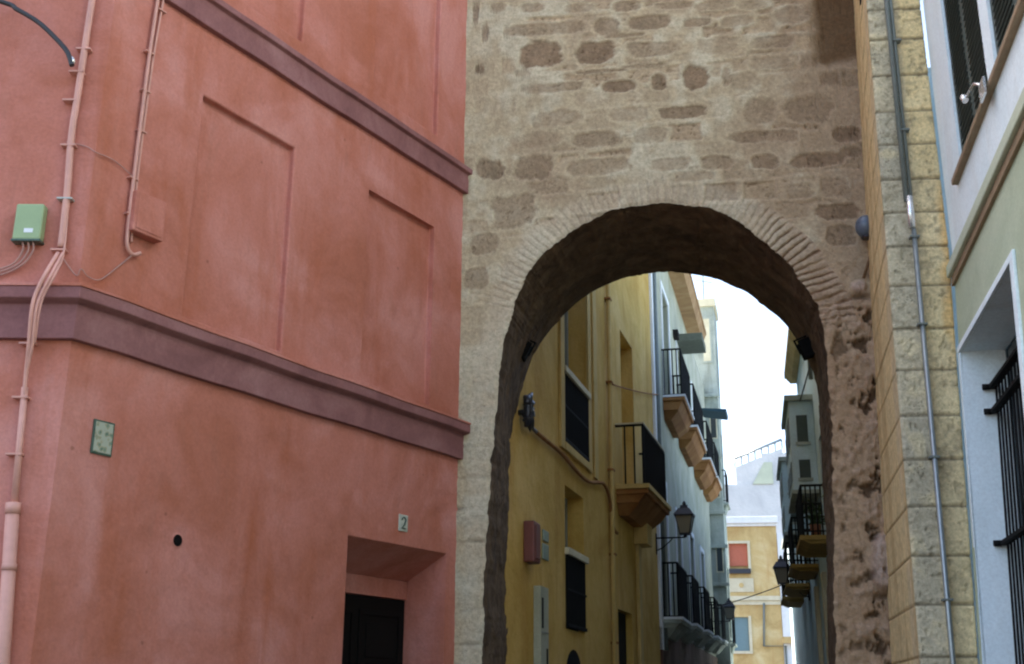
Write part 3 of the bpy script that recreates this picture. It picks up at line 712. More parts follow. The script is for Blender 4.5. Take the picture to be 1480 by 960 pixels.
b.build('pilaster_core', M['smooth'], pil)
me = bpy.data.meshes[pil.children[-1].data.name]; ca = me.color_attributes.new('Col', 'FLOAT_COLOR', 'POINT')
for x in ca.data: x.color = (.4, .3, .15, 1)
# conduit up the pilaster
cd = thing('steel_conduit', 'blue-grey steel conduit climbing the stone pilaster through a bright metal sleeve', 'pipe', PF.p(.2, 0, .03))
m_ = MB(); m_.tube([PF.p(.175, 0, .035), PF.p(.21, 1.87, .035), PF.p(.255, 5.08, .035)], .019, 12); m_.build('lower_pipe', M['greypipe'], cd)
m_ = MB(); m_.tube([PF.p(.243, 5.07, .038), PF.p(.247, 5.33, .038)], .029, 14); m_.build('sleeve', M['shiny'], cd)
m_ = MB(); m_.tube([PF.p(.225, 5.30, .03), PF.p(.235, 7.3, .03), PF.p(.25, 12, .03)], .019, 10); m_.tube([PF.p(.262, 5.30, .03), PF.p(.268, 7.3, .03), PF.p(.28, 12, .03)], .013, 10); m_.build('upper_cable', M['greycable'], cd)
for z in (1.3, 2.3, 3.3, 4.3, 5.0, 5.9, 6.7):
    x = .21 + .014 * (z - 1.87); m_ = MB(); m_.box(PF, x - .035, x + .035, z - .008, z + .008, -.01, .058)
    m_.build('clamp', M['greycable'], cd, bevel=.002)

# ================================================================== GREEN AND WHITE HOUSE (right)
rbh = thing('green_house', 'green and white house at the right edge with a barred window', 'house', RB.p(-2, 0, -2))
HR = 10.5
W1 = (-1.93, -.10, 1.0, 4.06, .30)
b = MB(); b.wall(RB, -14, -2.9, 0, 1.87, []); b.wall(RB, -14, 0, 0, 1.0, []) if False else None
def leaned_wall(holes, z0, z1, name, mat):
    m = MB(); zs_ = sorted({z0, z1, 1.87, 4.8, *[h[2] for h in holes], *[h[3] for h in holes]}); zs_ = [z for z in zs_ if z0 <= z <= z1]
    S = sorted({-7.5, 0.0, *[h[0] for h in holes], *[h[1] for h in holes]})
    for i in range(len(S) - 1):
        for j in range(len(zs_) - 1):
            a, b2_, c, d2_ = S[i], S[i + 1], zs_[j], zs_[j + 1]; ms, mz = (a + b2_) / 2, (c + d2_) / 2
            if any(h[0] < ms < h[1] and h[2] < mz < h[3] for h in holes): continue
            m.quad(RB.p(a, c), RB.p(b2_, c), RB.p(b2_, d2_), RB.p(a, d2_))
    return m
m_ = leaned_wall([W1], 0, 4.62, 'x', None); m_.build('lower_wall', M['green'], rbh)
W2 = [(-1.76, -.66, 5.25, 7.9, .02), (-3.1, -1.98, 5.25, 7.9, .02), (-6.6, -5.5, 5.25, 7.9, .02)]
m_ = leaned_wall(W2, 4.62, HR, 'x', None)
for h in W2:
    a, b2_, c, d2_, dp = h
    m_.quad(RB.p(a, c), RB.p(a, d2_), RB.p(a, d2_, -dp), RB.p(a, c, -dp)); m_.quad(RB.p(b2_, c), RB.p(b2_, d2_), RB.p(b2_, d2_, -dp), RB.p(b2_, c, -dp))
    m_.quad(RB.p(a, d2_), RB.p(b2_, d2_), RB.p(b2_, d2_, -dp), RB.p(a, d2_, -dp))
m_.quad(RB.p(-7.5, HR), RB.p(0, HR), RB.p(0, HR, -7), RB.p(-7.5, HR, -7)); m_.quad(RB.p(0, 0, -.4), RB.p(0, HR, -.14), RB.p(0, HR, -7), RB.p(0, 0, -7))
m_.quad(RB.p(-7.5, 0, 0), RB.p(-7.5, HR), RB.p(-7.5, HR, -7), RB.p(-7.5, 0, -7)); m_.quad(RB.p(0, 0, -7), RB.p(0, HR, -7), RB.p(-7.5, HR, -7), RB.p(-7.5, 0, -7))
m_.build('upper_wall', M['coolwhite'], rbh)
m_ = MB()
m_.box(RB, -7.5, .0, 4.665, 4.76, -.02, .055); m_.build('moulding', M['green_trim'], rbh, bevel=.01)
m_ = MB(); m_.box(RB, -7.5, .0, 4.60, 4.664, -.02, .025); m_.build('moulding_shadow_strip', M['brown_ledge_shade'], rbh, bevel=.004)  # shadow under the moulding, put in as a brown strip
m_ = MB(); m_.box(RB, -7.5, -.50, 5.20, 5.245, -.02, .045); m_.build('window_ledge', M['brown_ledge_shade'], rbh, bevel=.008)
# barred window
m_ = MB(); a, b2_, c, d2_, dp = W1
for z0, z1 in ((c, 1.87), (1.87, d2_)):
    m_.quad(RB.p(a, z0), RB.p(a, z1), RB.p(a, z1, -dp), RB.p(a, z0, -dp)); m_.quad(RB.p(b2_, z0), RB.p(b2_, z1), RB.p(b2_, z1, -dp), RB.p(b2_, z0, -dp))
m_.quad(RB.p(a, d2_), RB.p(b2_, d2_), RB.p(b2_, d2_, -dp), RB.p(a, d2_, -dp)); m_.quad(RB.p(a, c), RB.p(b2_, c), RB.p(b2_, c, -dp), RB.p(a, c, -dp))
wn = m_.build('window', M['coolwhite'], rbh)
m_ = MB(); m_.box(RB, a - .09, a, c, 4.06, .002, .022); m_.box(RB, b2_, b2_ + .07, c, 4.06, .002, .018); m_.box(RB, a - .09, b2_ + .07, 4.06, 4.11, .002, .022); m_.build('window_frame', M['coolwhite'], wn, bevel=.004)
m_ = MB(); m_.box(RB, a, b2_, c, d2_, -.36, -.31); m_.build('pane', M['glass'], wn)
m_ = MB()
k = a + .06
while k < b2_ - .03:
    m_.tube([RB.p(k, c, -.20), RB.p(k, 1.87, -.20), RB.p(k, 3.78, -.20)], .009, 8); k += .105
for z in (1.55, 2.67, 3.60, 3.78):
    m_.box(RB, a, b2_ - .0, z - .013, z + .013, -.215, -.16)
    m_.tube([RB.p(b2_ - .03, z, -.17), RB.p(b2_ - .03, z, -.12)], .022, 10)
m_.build('window_grille', M['black'], wn)
for h in W2:
    a, b2_, c, d2_, dp = h; mid = (a + b2_) / 2
    m_ = MB(); m_.box(RB, a, mid - .004, c, d2_, -dp - .03, -dp); m_.box(RB, mid + .004, b2_, c, d2_, -dp - .03, -dp)
    sh = m_.build('shutter', M['shutter'], rbh, bevel=.003)
    m_ = MB()
    for (x0, x1) in ((a + .06, mid - .05), (mid + .05, b2_ - .06)):
        for i in range(52):
            z = c + .12 + i * .048
            m_.hexa([RB.p(x0, z, -dp + .002), RB.p(x1, z, -dp + .002), RB.p(x1, z - .012, -dp + .012), RB.p(x0, z - .012, -dp + .012), RB.p(x0, z + .006, -dp + .002), RB.p(x1, z + .006, -dp + .002), RB.p(x1, z - .006, -dp + .012), RB.p(x0, z - .006, -dp + .012)])
    m_.build('shutter_slats', M['shutter'], sh)
sb = thing('shutter_stay', 'small bright metal shutter catch on the brown ledge of the green house', 'shutter catch', RB.p(-1.9, 5.2, .1))
m_ = MB(); m_.tube([RB.p(-1.87, 5.25, .05), RB.p(-1.80, 5.31, .09), RB.p(-1.62, 5.30, .12)], .010, 8); m_.box(RB, -1.96, -1.82, 5.16, 5.27, .06, .075); m_.build('catch_arm', M['shiny'], sb)
m_ = MB(); m_.tube([RB.p(-1.64, 5.28, .12), RB.p(-1.62, 5.32, .13)], .022, 10); m_.build('catch_knob', M['shiny'], sb)

# ================================================================== fittings on the tower
gl = thing('dome_lamp', 'blue-grey dome lamp low on the rubble wall tucked against the stone pilaster', 'lamp', T.p(2.0, 5.6, .1))
bm = bmesh.new(); bmesh.ops.create_uvsphere(bm, u_segments=28, v_segments=18, radius=.095)
for v in bm.verts: v.co.z *= 1.12
c0 = T.p(1.985, 5.69, .14)
me = bpy.data.meshes.new('dome'); bm.to_mesh(me); bm.free(); me.polygons.foreach_set('use_smooth', [True] * len(me.polygons)); me.materials.append(M['globe'])
o = bpy.data.objects.new('dome', me); COL.objects.link(o); o.parent = gl; o.location = c0 - Vector(gl['_org'])
m_ = MB(); m_.tube([T.p(1.99, 5.69, -.03), T.p(1.99, 5.69, .06)], .05, 14); m_.tube([T.p(1.985, 5.60, .14), T.p(1.985, 5.575, .14)], .05, 14); m_.build('mount', M['lamp_black'], gl)
m_ = MB(); m_.tube([T.p(2.03, 5.60, .08), T.p(2.02, 5.45, .06), T.p(1.945, 5.24, .03)], .013, 8)
tag(m_.build('rusty_rod', M['brownwire']), 'short dark rusty rod slanting down the rubble wall just under the dome lamp', 'rod')
def floodlight(name, px, py, dep, tilt, label):
    F2 = Frame(T.p(0, 0, -dep), 96.5, -1); s0, z0 = F2.hit(px, py)
    t = thing(name, label, 'floodlight', F2.p(s0, z0), 'floodlights inside the arch')
    c = F2.p(s0, z0); X = Vector((T.d[0], T.d[1], 0)); Yv = Vector((T.nv[0], T.nv[1], 0)); Zv = Vector((0, 0, 1))
    ca, sa = math.cos(tilt), math.sin(tilt); U = X * ca + Zv * sa; W_ = -X * sa + Zv * ca
    def bx(u0, u1, v0, v1, w0, w1, mb):
        mb.hexa([c + U * u + Yv * v + W_ * w_ for (u, v, w_) in ((u0, v0, w0), (u1, v0, w0), (u1, v1, w0), (u0, v1, w0), (u0, v0, w1), (u1, v0, w1), (u1, v1, w1), (u0, v1, w1))])
        return mb
    bx(-.06, .06, -.075, .075, -.085, .085, MB()).build('housing', M['matt_black'], t, bevel=.01)
    bx(-.068, .068, .075, .085, -.093, .093, MB()).build('front_rim', M['matt_black'], t, bevel=.004)
    m = MB(); bx(-.082, -.068, -.012, .012, -.02, .12, m); bx(.068, .082, -.012, .012, -.02, .12, m); bx(-.082, .082, -.012, .012, .12, .132, m); m.build('yoke', M['matt_black'], t)
floodlight('floodlight', 756, 507, 1.15, R(-28), 'black floodlight on the left flank of the arch vault')
floodlight('floodlight', 1166, 505, 1.15, R(22), 'black floodlight on the right flank of the arch vault')

# ================================================================== generic balcony / windows
def railing(F, s0, s1, z0, z1, n1, name, parent, step=.11, mat='black', top='black', r=.011):
    m = MB()
    m.box(F, s0, s1, z1 - .03, z1, n1 - .03, n1 + .005); m.box(F, s0 - .005, s0 + .03, z1 - .03, z1, 0, n1); m.box(F, s1 - .03, s1 + .005, z1 - .03, z1, 0, n1)
    m.box(F, s0, s1, z0 + .05, z0 + .07, n1 - .025, n1); m.box(F, s0, s0 + .02, z0 + .05, z0 + .07, 0, n1); m.box(F, s1 - .02, s1, z0 + .05, z0 + .07, 0, n1)
    k = s0
    while k <= s1 + 1e-6:
        m.box(F, k - r, k + r, z0, z1 - .03, n1 - .012 - r, n1 - .012 + r); k += (s1 - s0) / max(1, round((s1 - s0) / step))
    k = n1
    while k > .02:
        for s in (s0 + .01, s1 - .01): m.box(F, s - r, s + r, z0, z1 - .03, k - r, k + r)
        k -= step
    return m.build(name, M[mat], parent)
def balcony(F, s0, s1, zs_, rail, n1, parent, slab='terra', top=None, th=.22, white_edge=False, step=.11, corbel=True):
    m = MB(); m.box(F, s0 - .04, s1 + .04, zs_ - .07, zs_, 0, n1 + .05); m.taper(F, s0, s1, zs_ - th, zs_ - .07, 0, n1 + .01, .0, .0, n1 * .25)
    if corbel: m.taper(F, s0 + .04, s1 - .04, zs_ - th - .16, zs_ - th, 0, n1 * .8, .12, .12, n1 * .45)
    b_ = m.build('balcony', M[slab], parent, bevel=.006)
    railing(F, s0, s1, zs_, zs_ + rail, n1, 'railing', b_, step=step)
    if white_edge:
        m = MB(); m.box(F, s0 - .05, s1 + .05, zs_ + .001, zs_ + .045, 0, n1 + .07); m.build('slab_edge', M['white'], b_)
    if top:
        m = MB(); m.box(F, s0 - .01, s1 + .01, zs_ + rail, zs_ + rail + .025, n1 - .035, n1 + .012); m.box(F, s0 - .01, s0 + .035, zs_ + rail, zs_ + rail + .025, 0, n1 - .035); m.build('handrail', M[top], b_)
    return b_
def window(F, s0, s1, z0, z1, parent, frame='cream', pane='glass', n=-.12, fw=.07, out=.03, surround=None, bars=1, name='window'):
    m = MB(); m.box(F, s0, s0 + fw, z0, z1, n, n + .05); m.box(F, s1 - fw, s1, z0, z1, n, n + .05); m.box(F, s0 + fw, s1 - fw, z1 - fw, z1, n, n + .05); m.box(F, s0 + fw, s1 - fw, z0, z0 + fw, n, n + .05)
    for k in range(bars):
        c = s0 + (s1 - s0) * (k + 1) / (bars + 1); m.box(F, c - .025, c + .025, z0 + fw, z1 - fw, n, n + .045)
    w_ = m.build(name, M[frame], parent)
    m = MB(); m.box(F, s0 + .01, s1 - .01, z0 + .01, z1 - .01, n - .02, n + .01); m.build('pane', M[pane], w_)
    if surround:
        m = MB(); a = .12; m.box(F, s0 - a, s0 - .002, z0 - a, z1 + a, .002, out); m.box(F, s1 + .002, s1 + a, z0 - a, z1 + a, .002, out); m.box(F, s0, s1, z1 + .002, z1 + a, .002, out); m.box(F, s0, s1, z0 - a, z0 - .002, .002, out)
        m.build('surround', M[surround], w_)
    return w_

# ================================================================== YELLOW HOUSE
yh = thing('yellow_house', 'yellow house seen through the left of the arch with one iron balcony', 'house', Y.p(4, 0, -2))
o1 = (2.17, 3.57, 4.62, 7.7, .28); o2 = (2.26, 3.30, 2.43, 4.11, .25); o3 = (6.2, 7.3, 4.62, 7.3, .25); o4 = (5.54, 6.7, 0, 2.9, .10); o5 = (2.25, 3.05, .6, 2.02, .3)
HY = 12.2
m_ = MB(); m_.wall(Y, -.3, 9.6, 0, HY, [o1, o2, o3, o4, o5], back=False); m_.shell(Y, -.3, 9.6, 0, HY, 6)
# arch head of the small low opening
m_.build('wall', M['yellow'], yh)
m_ = MB()
for k in range(12):
    a0, a1 = math.pi * k / 12, math.pi * (k + 1) / 12
    c_s, c_z, r_ = 2.65, 1.95, .40
    m_.quad(Y.p(c_s + r_ * math.cos(a0), c_z, .004), Y.p(c_s + r_ * math.cos(a0), c_z + .26 * math.sin(a0), .004), Y.p(c_s + r_ * math.cos(a1), c_z + .26 * math.sin(a1), .004), Y.p(c_s + r_ * math.cos(a1), c_z, .004))
m_.build('arched_vent', M['hole'], yh)
m_ = MB(); m_.box(Y, 2.25, 3.05, .6, 2.02, -.3, -.27); m_.build('low_opening', M['dark'], yh)
m_ = MB()
for o_ in (o1,):
    a, b2_, c, d2_ = o_[:4]; m_.box(Y, a - .20, a - .003, c - .1, d2_ + .2, .002, .035); m_.box(Y, b2_ + .003, b2_ + .18, c - .1, d2_ + .2, .002, .035); m_.box(Y, a, b2_, c - .1, c - .003, .002, .045)
m_.box(Y, 3.95, 4.18, 4.5, HY - .1, .002, .03)
m_.build('window_surround', M['yellow_trim'], yh, bevel=.004)
for (a, b2_, c, d2_, dp), hz in ((o1, 5.54), (o2, 3.33)):
    m_ = MB(); m_.box(Y, a, b2_, c, d2_, -dp - .02, -dp); w_ = m_.build('window', M['curtain'], yh)
    m_ = MB(); m_.box(Y, a, a + .08, c, d2_, -dp, -dp + .04); m_.box(Y, b2_ - .08, b2_, c, d2_, -dp, -dp + .04); m_.box(Y, (a + b2_) / 2 - .04, (a + b2_) / 2 + .04, c, d2_, -dp, -dp + .04); m_.box(Y, a + .08, b2_ - .08, d2_ - .08, d2_, -dp, -dp + .038); m_.build('window_frame', M['curtain'], w_)
    m_ = MB()
    k = a + .03
    while k < b2_: m_.box(Y, k - .012, k + .012, c + .02, hz - .05, .0, .03); k += .085
    m_.box(Y, a, b2_, c + .02, c + .06, -.01, .035)
    for zb in (c + (hz - c) * .5,): m_.box(Y, a, b2_, zb - .012, zb + .012, -.012, .032)
    m_.build('window_guard', M['black'], w_)
    m_ = MB(); m_.box(Y, a, b2_, c + .02, hz - .05, -.10, -.08); m_.build('guard_screen', M['dark'], w_)
    m_ = MB(); m_.box(Y, a - .03, b2_ + .03, hz - .05, hz + .03, -.03, .06); m_.build('handrail', M['cream'], w_, bevel=.006)
m_ = MB(); m_.box(Y, 6.2, 7.3, 4.62, 7.3, -.27, -.25); m_.build('window', M['yellow_trim'], yh)
m_ = MB(); m_.box(Y, 5.54, 6.7, 0, 2.9, -.12, -.10); dd_ = m_.build('door', M['dark'], yh)
m_ = MB(); m_.box(Y, 7.1, 7.35, 0, 4.1, .003, .06); m_.box(Y, 7.0, 7.5, 4.0, 4.35, .003, .22); m_.build('corner_pier', M['yellow_trim'], yh, bevel=.01)
bal = balcony(Y, 5.62, 7.75, 4.62, .98, .42, yh, slab='terra', top='cream', th=.2, step=.14)
m_ = MB(); m_.box(Y, 5.56, 7.82, 4.625, 4.69, 0, .50); m_.build('slab_edge', M['yellow_trim'], bal)
m_ = MB(); m_.box(Y, -.3, 9.6, 0, .9, .002, .03); m_.build('plinth', M['terra'], yh)
# fittings of the yellow house
wp = thing('wall_pipe', 'yellow painted pipe running straight up the yellow house beside the iron balcony', 'pipe', Y.p(4.9, 0, .05))
m_ = MB(); m_.tube([Y.p(4.95, 0, .05), Y.p(4.98, 4.0, .05), Y.p(5.05, 11, .05)], .035, 10); m_.build('pipe', M['yellow_trim'], wp)
for z in (2.4, 3.6, 4.8, 6.1, 7.4):
    m_ = MB(); m_.box(Y, 4.95, 5.08, z - .015, z + .015, 0, .09); m_.build('pipe_clamp', M['terra'], wp)
cw = MB(); cw.tube(smoothpath([Y.p(s, z, .04) for s, z in ((.75, 4.42), (1.2, 4.42), (2.0, 4.42), (2.8, 4.36), (3.5, 4.36), (4.1, 4.46), (4.5, 4.50), (4.85, 4.38), (5.0, 4.15), (5.15, 3.98), (5.4, 3.95))]), .024, 8)
tag(cw.build('wall_cable', M['terra']), 'sagging brown cable bundle strung along the yellow wall below the upper window', 'cable')
# ragged iron bracket bunch
rb_ = thing('iron_bracket', 'ragged dark spiky bunch of old insulators where the cable leaves the arch', 'bracket', Y.p(.75, 4.3, .05))
m_ = MB(); random.seed(5)
cen = Y.p(.14, 4.52, .10)
for (ds, dz, l, w__) in ((.02, .16, .20, .03), (.10, .10, .22, .035), (.16, .00, .16, .03), (-.05, .12, .12, .03), (.0, -.14, .12, .04), (.12, -.10, .14, .035), (.2, .05, .1, .02)):
    e_ = Vector((Y.d[0], Y.d[1], 0)) * (ds + l) + Vector((0, 0, dz * 1.5)); c1_ = cen + Vector((Y.d[0], Y.d[1], 0)) * ds * .4 + Vector((0, 0, dz * .4))
    m_.tube([c1_, c1_.lerp(cen + e_, .55) + Vector((0, 0, .02)), cen + e_], w__, 6, radii=[w__ * 1.5, w__, .004])
m_.build('spikes', M['lamp_black'], rb_)
m_ = MB(); m_.tube([Y.p(.16, 4.34, .08), Y.p(.16, 4.44, .10), Y.p(.16, 4.55, .10), Y.p(.16, 4.68, .07)], .07, 10, radii=[.02, .045, .05, .02]); m_.tube([Y.p(.16, 4.5, .0), Y.p(.16, 4.5, .10)], .03, 8); m_.tube([Y.p(.16, 4.42, .06), Y.p(.42, 4.42, .05), Y.p(.78, 4.42, .04)], .02, 6); m_.build('bracket_body', M['lamp_black'], rb_)
al = thing('alarm_box', 'narrow maroon box on the yellow wall just inside the arch', 'box', Y.p(.5, 2.98, .05))
a = Y.hit(753, 757, .12); b_ = Y.hit(770, 815, .12)
m_ = MB(); m_.box(Y, .36, .62, 2.98, 3.40, 0, .12); m_.build('box_body', M['red_box'], al, bevel=.015)
m_ = MB(); m_.box(Y, .40, .58, 3.02, 3.36, .12, .13); m_.build('box_cover', M['red_box'], al, bevel=.005)
sgn = thing('wall_cabinet', 'tall narrow pale grey cabinet on the yellow wall low beside the arch jamb', 'cabinet', Y.p(.9, 1.5, .05))
a = Y.hit(768, 850, .08); b_ = Y.hit(787, 852, .08)
m_ = MB(); m_.box(Y, .78, 1.12, 1.2, 2.78, 0, .08); m_.build('cabinet_body', M['offwhite'], sgn, bevel=.006)
m_ = MB(); m_.box(Y, .82, .88, 2.35, 2.66, .08, .086); m_.build('vent', M['dark'], sgn); m_ = MB(); m_.box(Y, 1.02, 1.07, 1.95, 2.15, .08, .086); m_.build('vent', M['dark'], sgn)
m_ = MB(); m_.box(Y, .80, 1.10, 2.30, 2.315, .08, .087); m_.build('cabinet_joint', M['curtain'], sgn)
np_ = thing('ceramic_plaque', 'faint grey ceramic plaque in two pieces beside the maroon box', 'plaque', Y.p(1.05, 3.1, .01))
m_ = MB(); m_.box(Y, 1.14, 1.38, 3.30, 3.42, .002, .02); m_.box(Y, 1.12, 1.38, 3.10, 3.27, .002, .02); m_.build('plaque_tile', M['tile'], np_, bevel=.006)

# ================================================================== WHITE HOUSE beyond
wh = thing('white_house', 'tall pale house after the yellow one with an orange eave and rows of iron balconies', 'house', WB.p(7, 0, -2))
HW = 10.9; WE = 14.4
ops = [(2.2, 3.5, 7.45, 9.9, .2), (5.3, 6.6, 7.45, 9.6, .2), (9.2, 10.4, 7.45, 9.6, .2), (.7, 1.8, 3.05, 5.6, .2), (3.6, 4.6, 3.05, 5.4, .2), (6.7, 7.8, 3.05, 5.4, .2), (9.9, 11, 3.05, 5.4, .2), (1.0, 2.1, 0, 2.4, .3), (5, 6.2, 0, 2.5, .3)]
m_ = MB(); m_.wall(WB, .05, WE, 0, HW, ops, back=False); m_.shell(WB, .05, WE, 0, HW, 6); m_.build('wall', M['offwhite'], wh)
for (a, b2_, c, d2_, dp) in ops[:7]: window(WB, a, b2_, c, d2_, wh, frame='shutter', pane='paleglass' if c > 7 else 'glass', surround='white', n=-dp, fw=.08)
for (a, b2_, c, d2_, dp) in ops[7:]:
    m_ = MB(); m_.box(WB, a, b2_, c, d2_, -dp - .02, -dp); m_.build('door', M['dark'], wh)
m_ = MB(); m_.box(WB, .05, WE, 0, 2.88, .003, .04); m_.build('plinth', M['umber'], wh)
m_ = MB(); m_.taper(WB, -.05, 9.7, HW, HW + .22, -.2, .42, 0, 0, .08); m_.box(WB, -.05, 9.7, HW + .22, HW + .32, -.2, .44); m_.build('eave', M['tan'], wh, bevel=.01)
m_ = MB(); m_.box(WB, .05, .28, 2.5, HW - .01, .003, .05); m_.build('corner_strip', M['white'], wh)
m_ = MB(); m_.tube([WB.p(.42, 2.5, .06), WB.p(.42, 10.6, .06)], .045, 10); m_.build('downpipe', M['greycable'], wh)
for (a, b2_, zz_) in ((1.95, 4.0, 7.45), (5.0, 7.6, 7.52), (9.0, 11.2, 7.58), (11.9, 13.6, 7.64)): balcony(WB, a, b2_, zz_, 1.02, .38, wh, white_edge=True, th=.26, step=.085)
for (a, b2_, zz_) in ((.35, 2.1, 3.02), (3.4, 4.9, 3.1), (6.5, 8.0, 3.16), (9.7, 11.2, 3.2), (12.6, 13.9, 3.25)): balcony(WB, a, b2_, zz_, 1.0, .32, wh, slab='greygreen', white_edge=True, th=.14, step=.085)
m_ = MB(); m_.box(WB, 5.2, 6.3, 9.62, 9.80, .0, .62); m_.build('canopy_slab', M['slab'], wh, bevel=.01)
m_ = MB(); m_.box(WB, 4.6, 4.9, 9.55, 9.72, .0, .12); m_.build('vent_box', M['dark'], wh)
m_ = MB(); m_.hexa([WB.p(11.9, 9.62, .05), WB.p(12.9, 9.62, .05), WB.p(12.9, 9.50, .74), WB.p(11.9, 9.50, .74), WB.p(11.9, 9.66, .05), WB.p(12.9, 9.66, .05), WB.p(12.9, 9.60, .76), WB.p(11.9, 9.60, .76)])
aw = m_.build('awning', M['awning'], None); tag(aw, 'dark blue canvas awning high over the lane on the pale houses', 'awning')
# grey-green taller house behind it
gh = thing('tall_house', 'tall narrow grey-green house rising beyond the orange eave against the white sky', 'house', WB.p(19, 0, -2))
m_ = MB(); o_ = [(14.9, 15.6, 7.6, 9.6, .2), (14.9, 15.6, 3.5, 5.5, .2), (14.9, 15.6, 10.8, 12.6, .2)]
m_.wall(WB, 14.42, 15.9, 0, 13.6, o_, n=.40, back=False); m_.shell(WB, 14.42, 15.9, 0, 13.6, 5, n=.40); m_.build('wall', M['greygreen'], gh)
GF = Frame(WB.p(0, 0, .40), 13.5, -1)
for (a, b2_, c, d2_, dp) in o_: window(GF, a, b2_, c, d2_, gh, n=-dp, frame='offwhite')
m_ = MB(); m_.box(WB, 14.35, 15.95, 13.55, 13.8, -.2, .46); m_.build('cornice', M['cream'], gh)
EF = Frame(WB.p(14.42, 0, .40), 103.5, -1)   # its end wall facing the camera, s to the right... built leftwards
for (z0, z1) in ((11.7, 13.2),):
    m_ = MB(); m_.box(EF, -.42, -.10, z0, z1, .002, .03); w_ = m_.build('window', M['greygreen'], gh); m_ = MB(); m_.box(EF, -.37, -.15, z0 + .06, z1 - .06, .03, .036); m_.build('pane', M['cream'], w_)
for zz_ in (10.6, 8.7, 7.0, 6.0, 4.9): 
    m_ = MB(); m_.box(EF, -.5, .08, zz_, zz_ + .10, .002, .12); m_.build('ledge', M['greygreen'], gh, bevel=.01)
for zz_ in (9.3, 7.5, 5.3): 
    m_ = MB(); m_.box(EF, -.28, -.06, zz_, zz_ + .75, .002, .02); w_ = m_.build('window', M['cream'], gh); m_ = MB(); m_.box(EF, -.25, -.09, zz_ + .03, zz_ + .72, .02, .025); m_.build('pane', M['glass'], w_)
for (zz_) in (7.4, 3.3): balcony(GF, 14.7, 15.7, zz_, 1.0, .10, gh, slab='greygreen', th=.10)
fn = thing('rooftop_aerial', 'spindly rooftop aerial above the grey-green house', 'aerial', GF.p(14.7, 13.8, -.3))
m_ = MB(); c0 = GF.p(14.7, 13.8, -.3); m_.tube([c0, c0 + Vector((0, 0, 1.5))], .02, 6)
for k in range(4): m_.tube([c0 + Vector((-.25 + .04 * k, 0, .75 + .2 * k)), c0 + Vector((.3 - .05 * k, .1, .7 + .2 * k))], .012, 6)
m_.build('mast', M['greycable'], fn)

# ================================================================== RIGHT SIDE OF THE LANE
rr1 = thing('blue_white_house', 'bluish white house on the right of the lane beside the arch jamb', 'house', RR.p(0, 0, -2))
# eave end
es, ez = RR.hit(1135, 547, .22)
H1 = ez; S1 = es
ops = [(-3.0, -2.0, 3.9, 5.6, .2), (.6, 1.6, 3.9, 5.8, .2), (3.9, 4.9, 3.9, 5.8, .2), (-3.6, -2.6, 0, 2.7, .3), (-.6, .4, 0, 2.7, .3), (2.6, 3.6, 0, 2.7, .3), (6.8, 7.8, 3.9, 5.8, .2)]
RE = 9.5
m_ = MB(); m_.wall(RR, -9, S1, 0, H1, [h for h in ops if h[1] < S1], back=False); m_.shell(RR, -9, S1, 0, H1, 5)
m_.build('wall', M['limewash'], rr1)
m_ = MB(); m_.box(RR, -9, S1 + .05, H1, H1 + .12, -.2, .24); m_.taper(RR, -9, S1 + .02, H1 - .12, H1 - .003, .003, .22, 0, 0, .1); m_.build('eave', M['ochre'], rr1)
for sp in (-4.4, -1.5, .9):
    m_ = MB(); m_.box(RR, sp, sp + .35, 0, 3.6, .002, .07); m_.build('pilaster_strip', M['cream'], rr1)
for (a, b2_, c, d2_, dp) in ops:
    if b2_ < S1: window(RR, a, b2_, c, d2_, rr1, n=-dp, frame='offwhite', bars=1, name='window' if c > 1 else 'door')
# the lower house beyond
rr2 = thing('low_house', 'lower house beyond the bluish white one with dark balconies on ochre slabs', 'house', RR.p(12, 0, -2))
m_ = MB(); ops2 = [(S1 + .9, S1 + 1.9, 3.95, 5.6, .2), (S1 + 4, S1 + 5, 3.95, 5.6, .2), (S1 + 7, S1 + 8, 3.95, 5.6, .2)]
S2 = 17.5
m_.wall(RR, S1 + .03, S2, 0, 6.3, ops2, n=-.03, back=False); m_.shell(RR, S1 + .03, S2, 0, 6.3, 5, n=-.03); m_.build('wall', M['limewash'], rr2)
for (a, b2_, c, d2_, dp) in ops2: window(RR, a, b2_, c, d2_, rr2, n=-dp - .03, frame='offwhite')
m_ = MB(); m_.box(RR, S1 + .03, S2 + .1, 6.3, 6.42, -.3, .1); m_.build('cornice', M['greygreen'], rr2)
def mirador(F, s0, s1, z0, z1, n1, parent, levels):
    m = MB(); m.box(F, s0, s1, z0, z1, 0, n1); o = m.build('box_bay', M['limewash'], parent, bevel=.01)
    m = MB(); m.box(F, s0 - .06, s1 + .06, z1, z1 + .09, 0, n1 + .06); m.build('bay_cornice', M['greygreen'], o)
    m = MB(); m.box(F, s0 - .03, s1 + .03, z0 - .06, z0, 0, n1 + .03); m.build('bay_base', M['greygreen'], o)
    for (a, b) in levels:
        m = MB(); m.box(F, s0 - .012, s0 - .002, a, b, n1 * .28, n1 * .72)
        k = s0 + .15
        m.build('bay_pane', M['shutter'], o)
        while k + .3 < s1: m = MB(); m.box(F, k, k + .35, a, b, n1 + .002, n1 + .012); k += .5; m.build('bay_pane', M['shutter'], o)
        m = MB(); m.box(F, s0 - .02, s0 - .002, a - .05, a - .002, n1 * .2, n1 * .8)
        m.build('bay_sill', M['greygreen'], o)
mirador(RR, -1.2, .9, 4.95, 6.45, .40, rr1, [(5.75, 6.2), (5.15, 5.45)])
mirador(RR, S1 + .25, S1 + 2.4, 4.95, 6.4, .40, rr2, [(5.75, 6.2), (5.15, 5.5)])
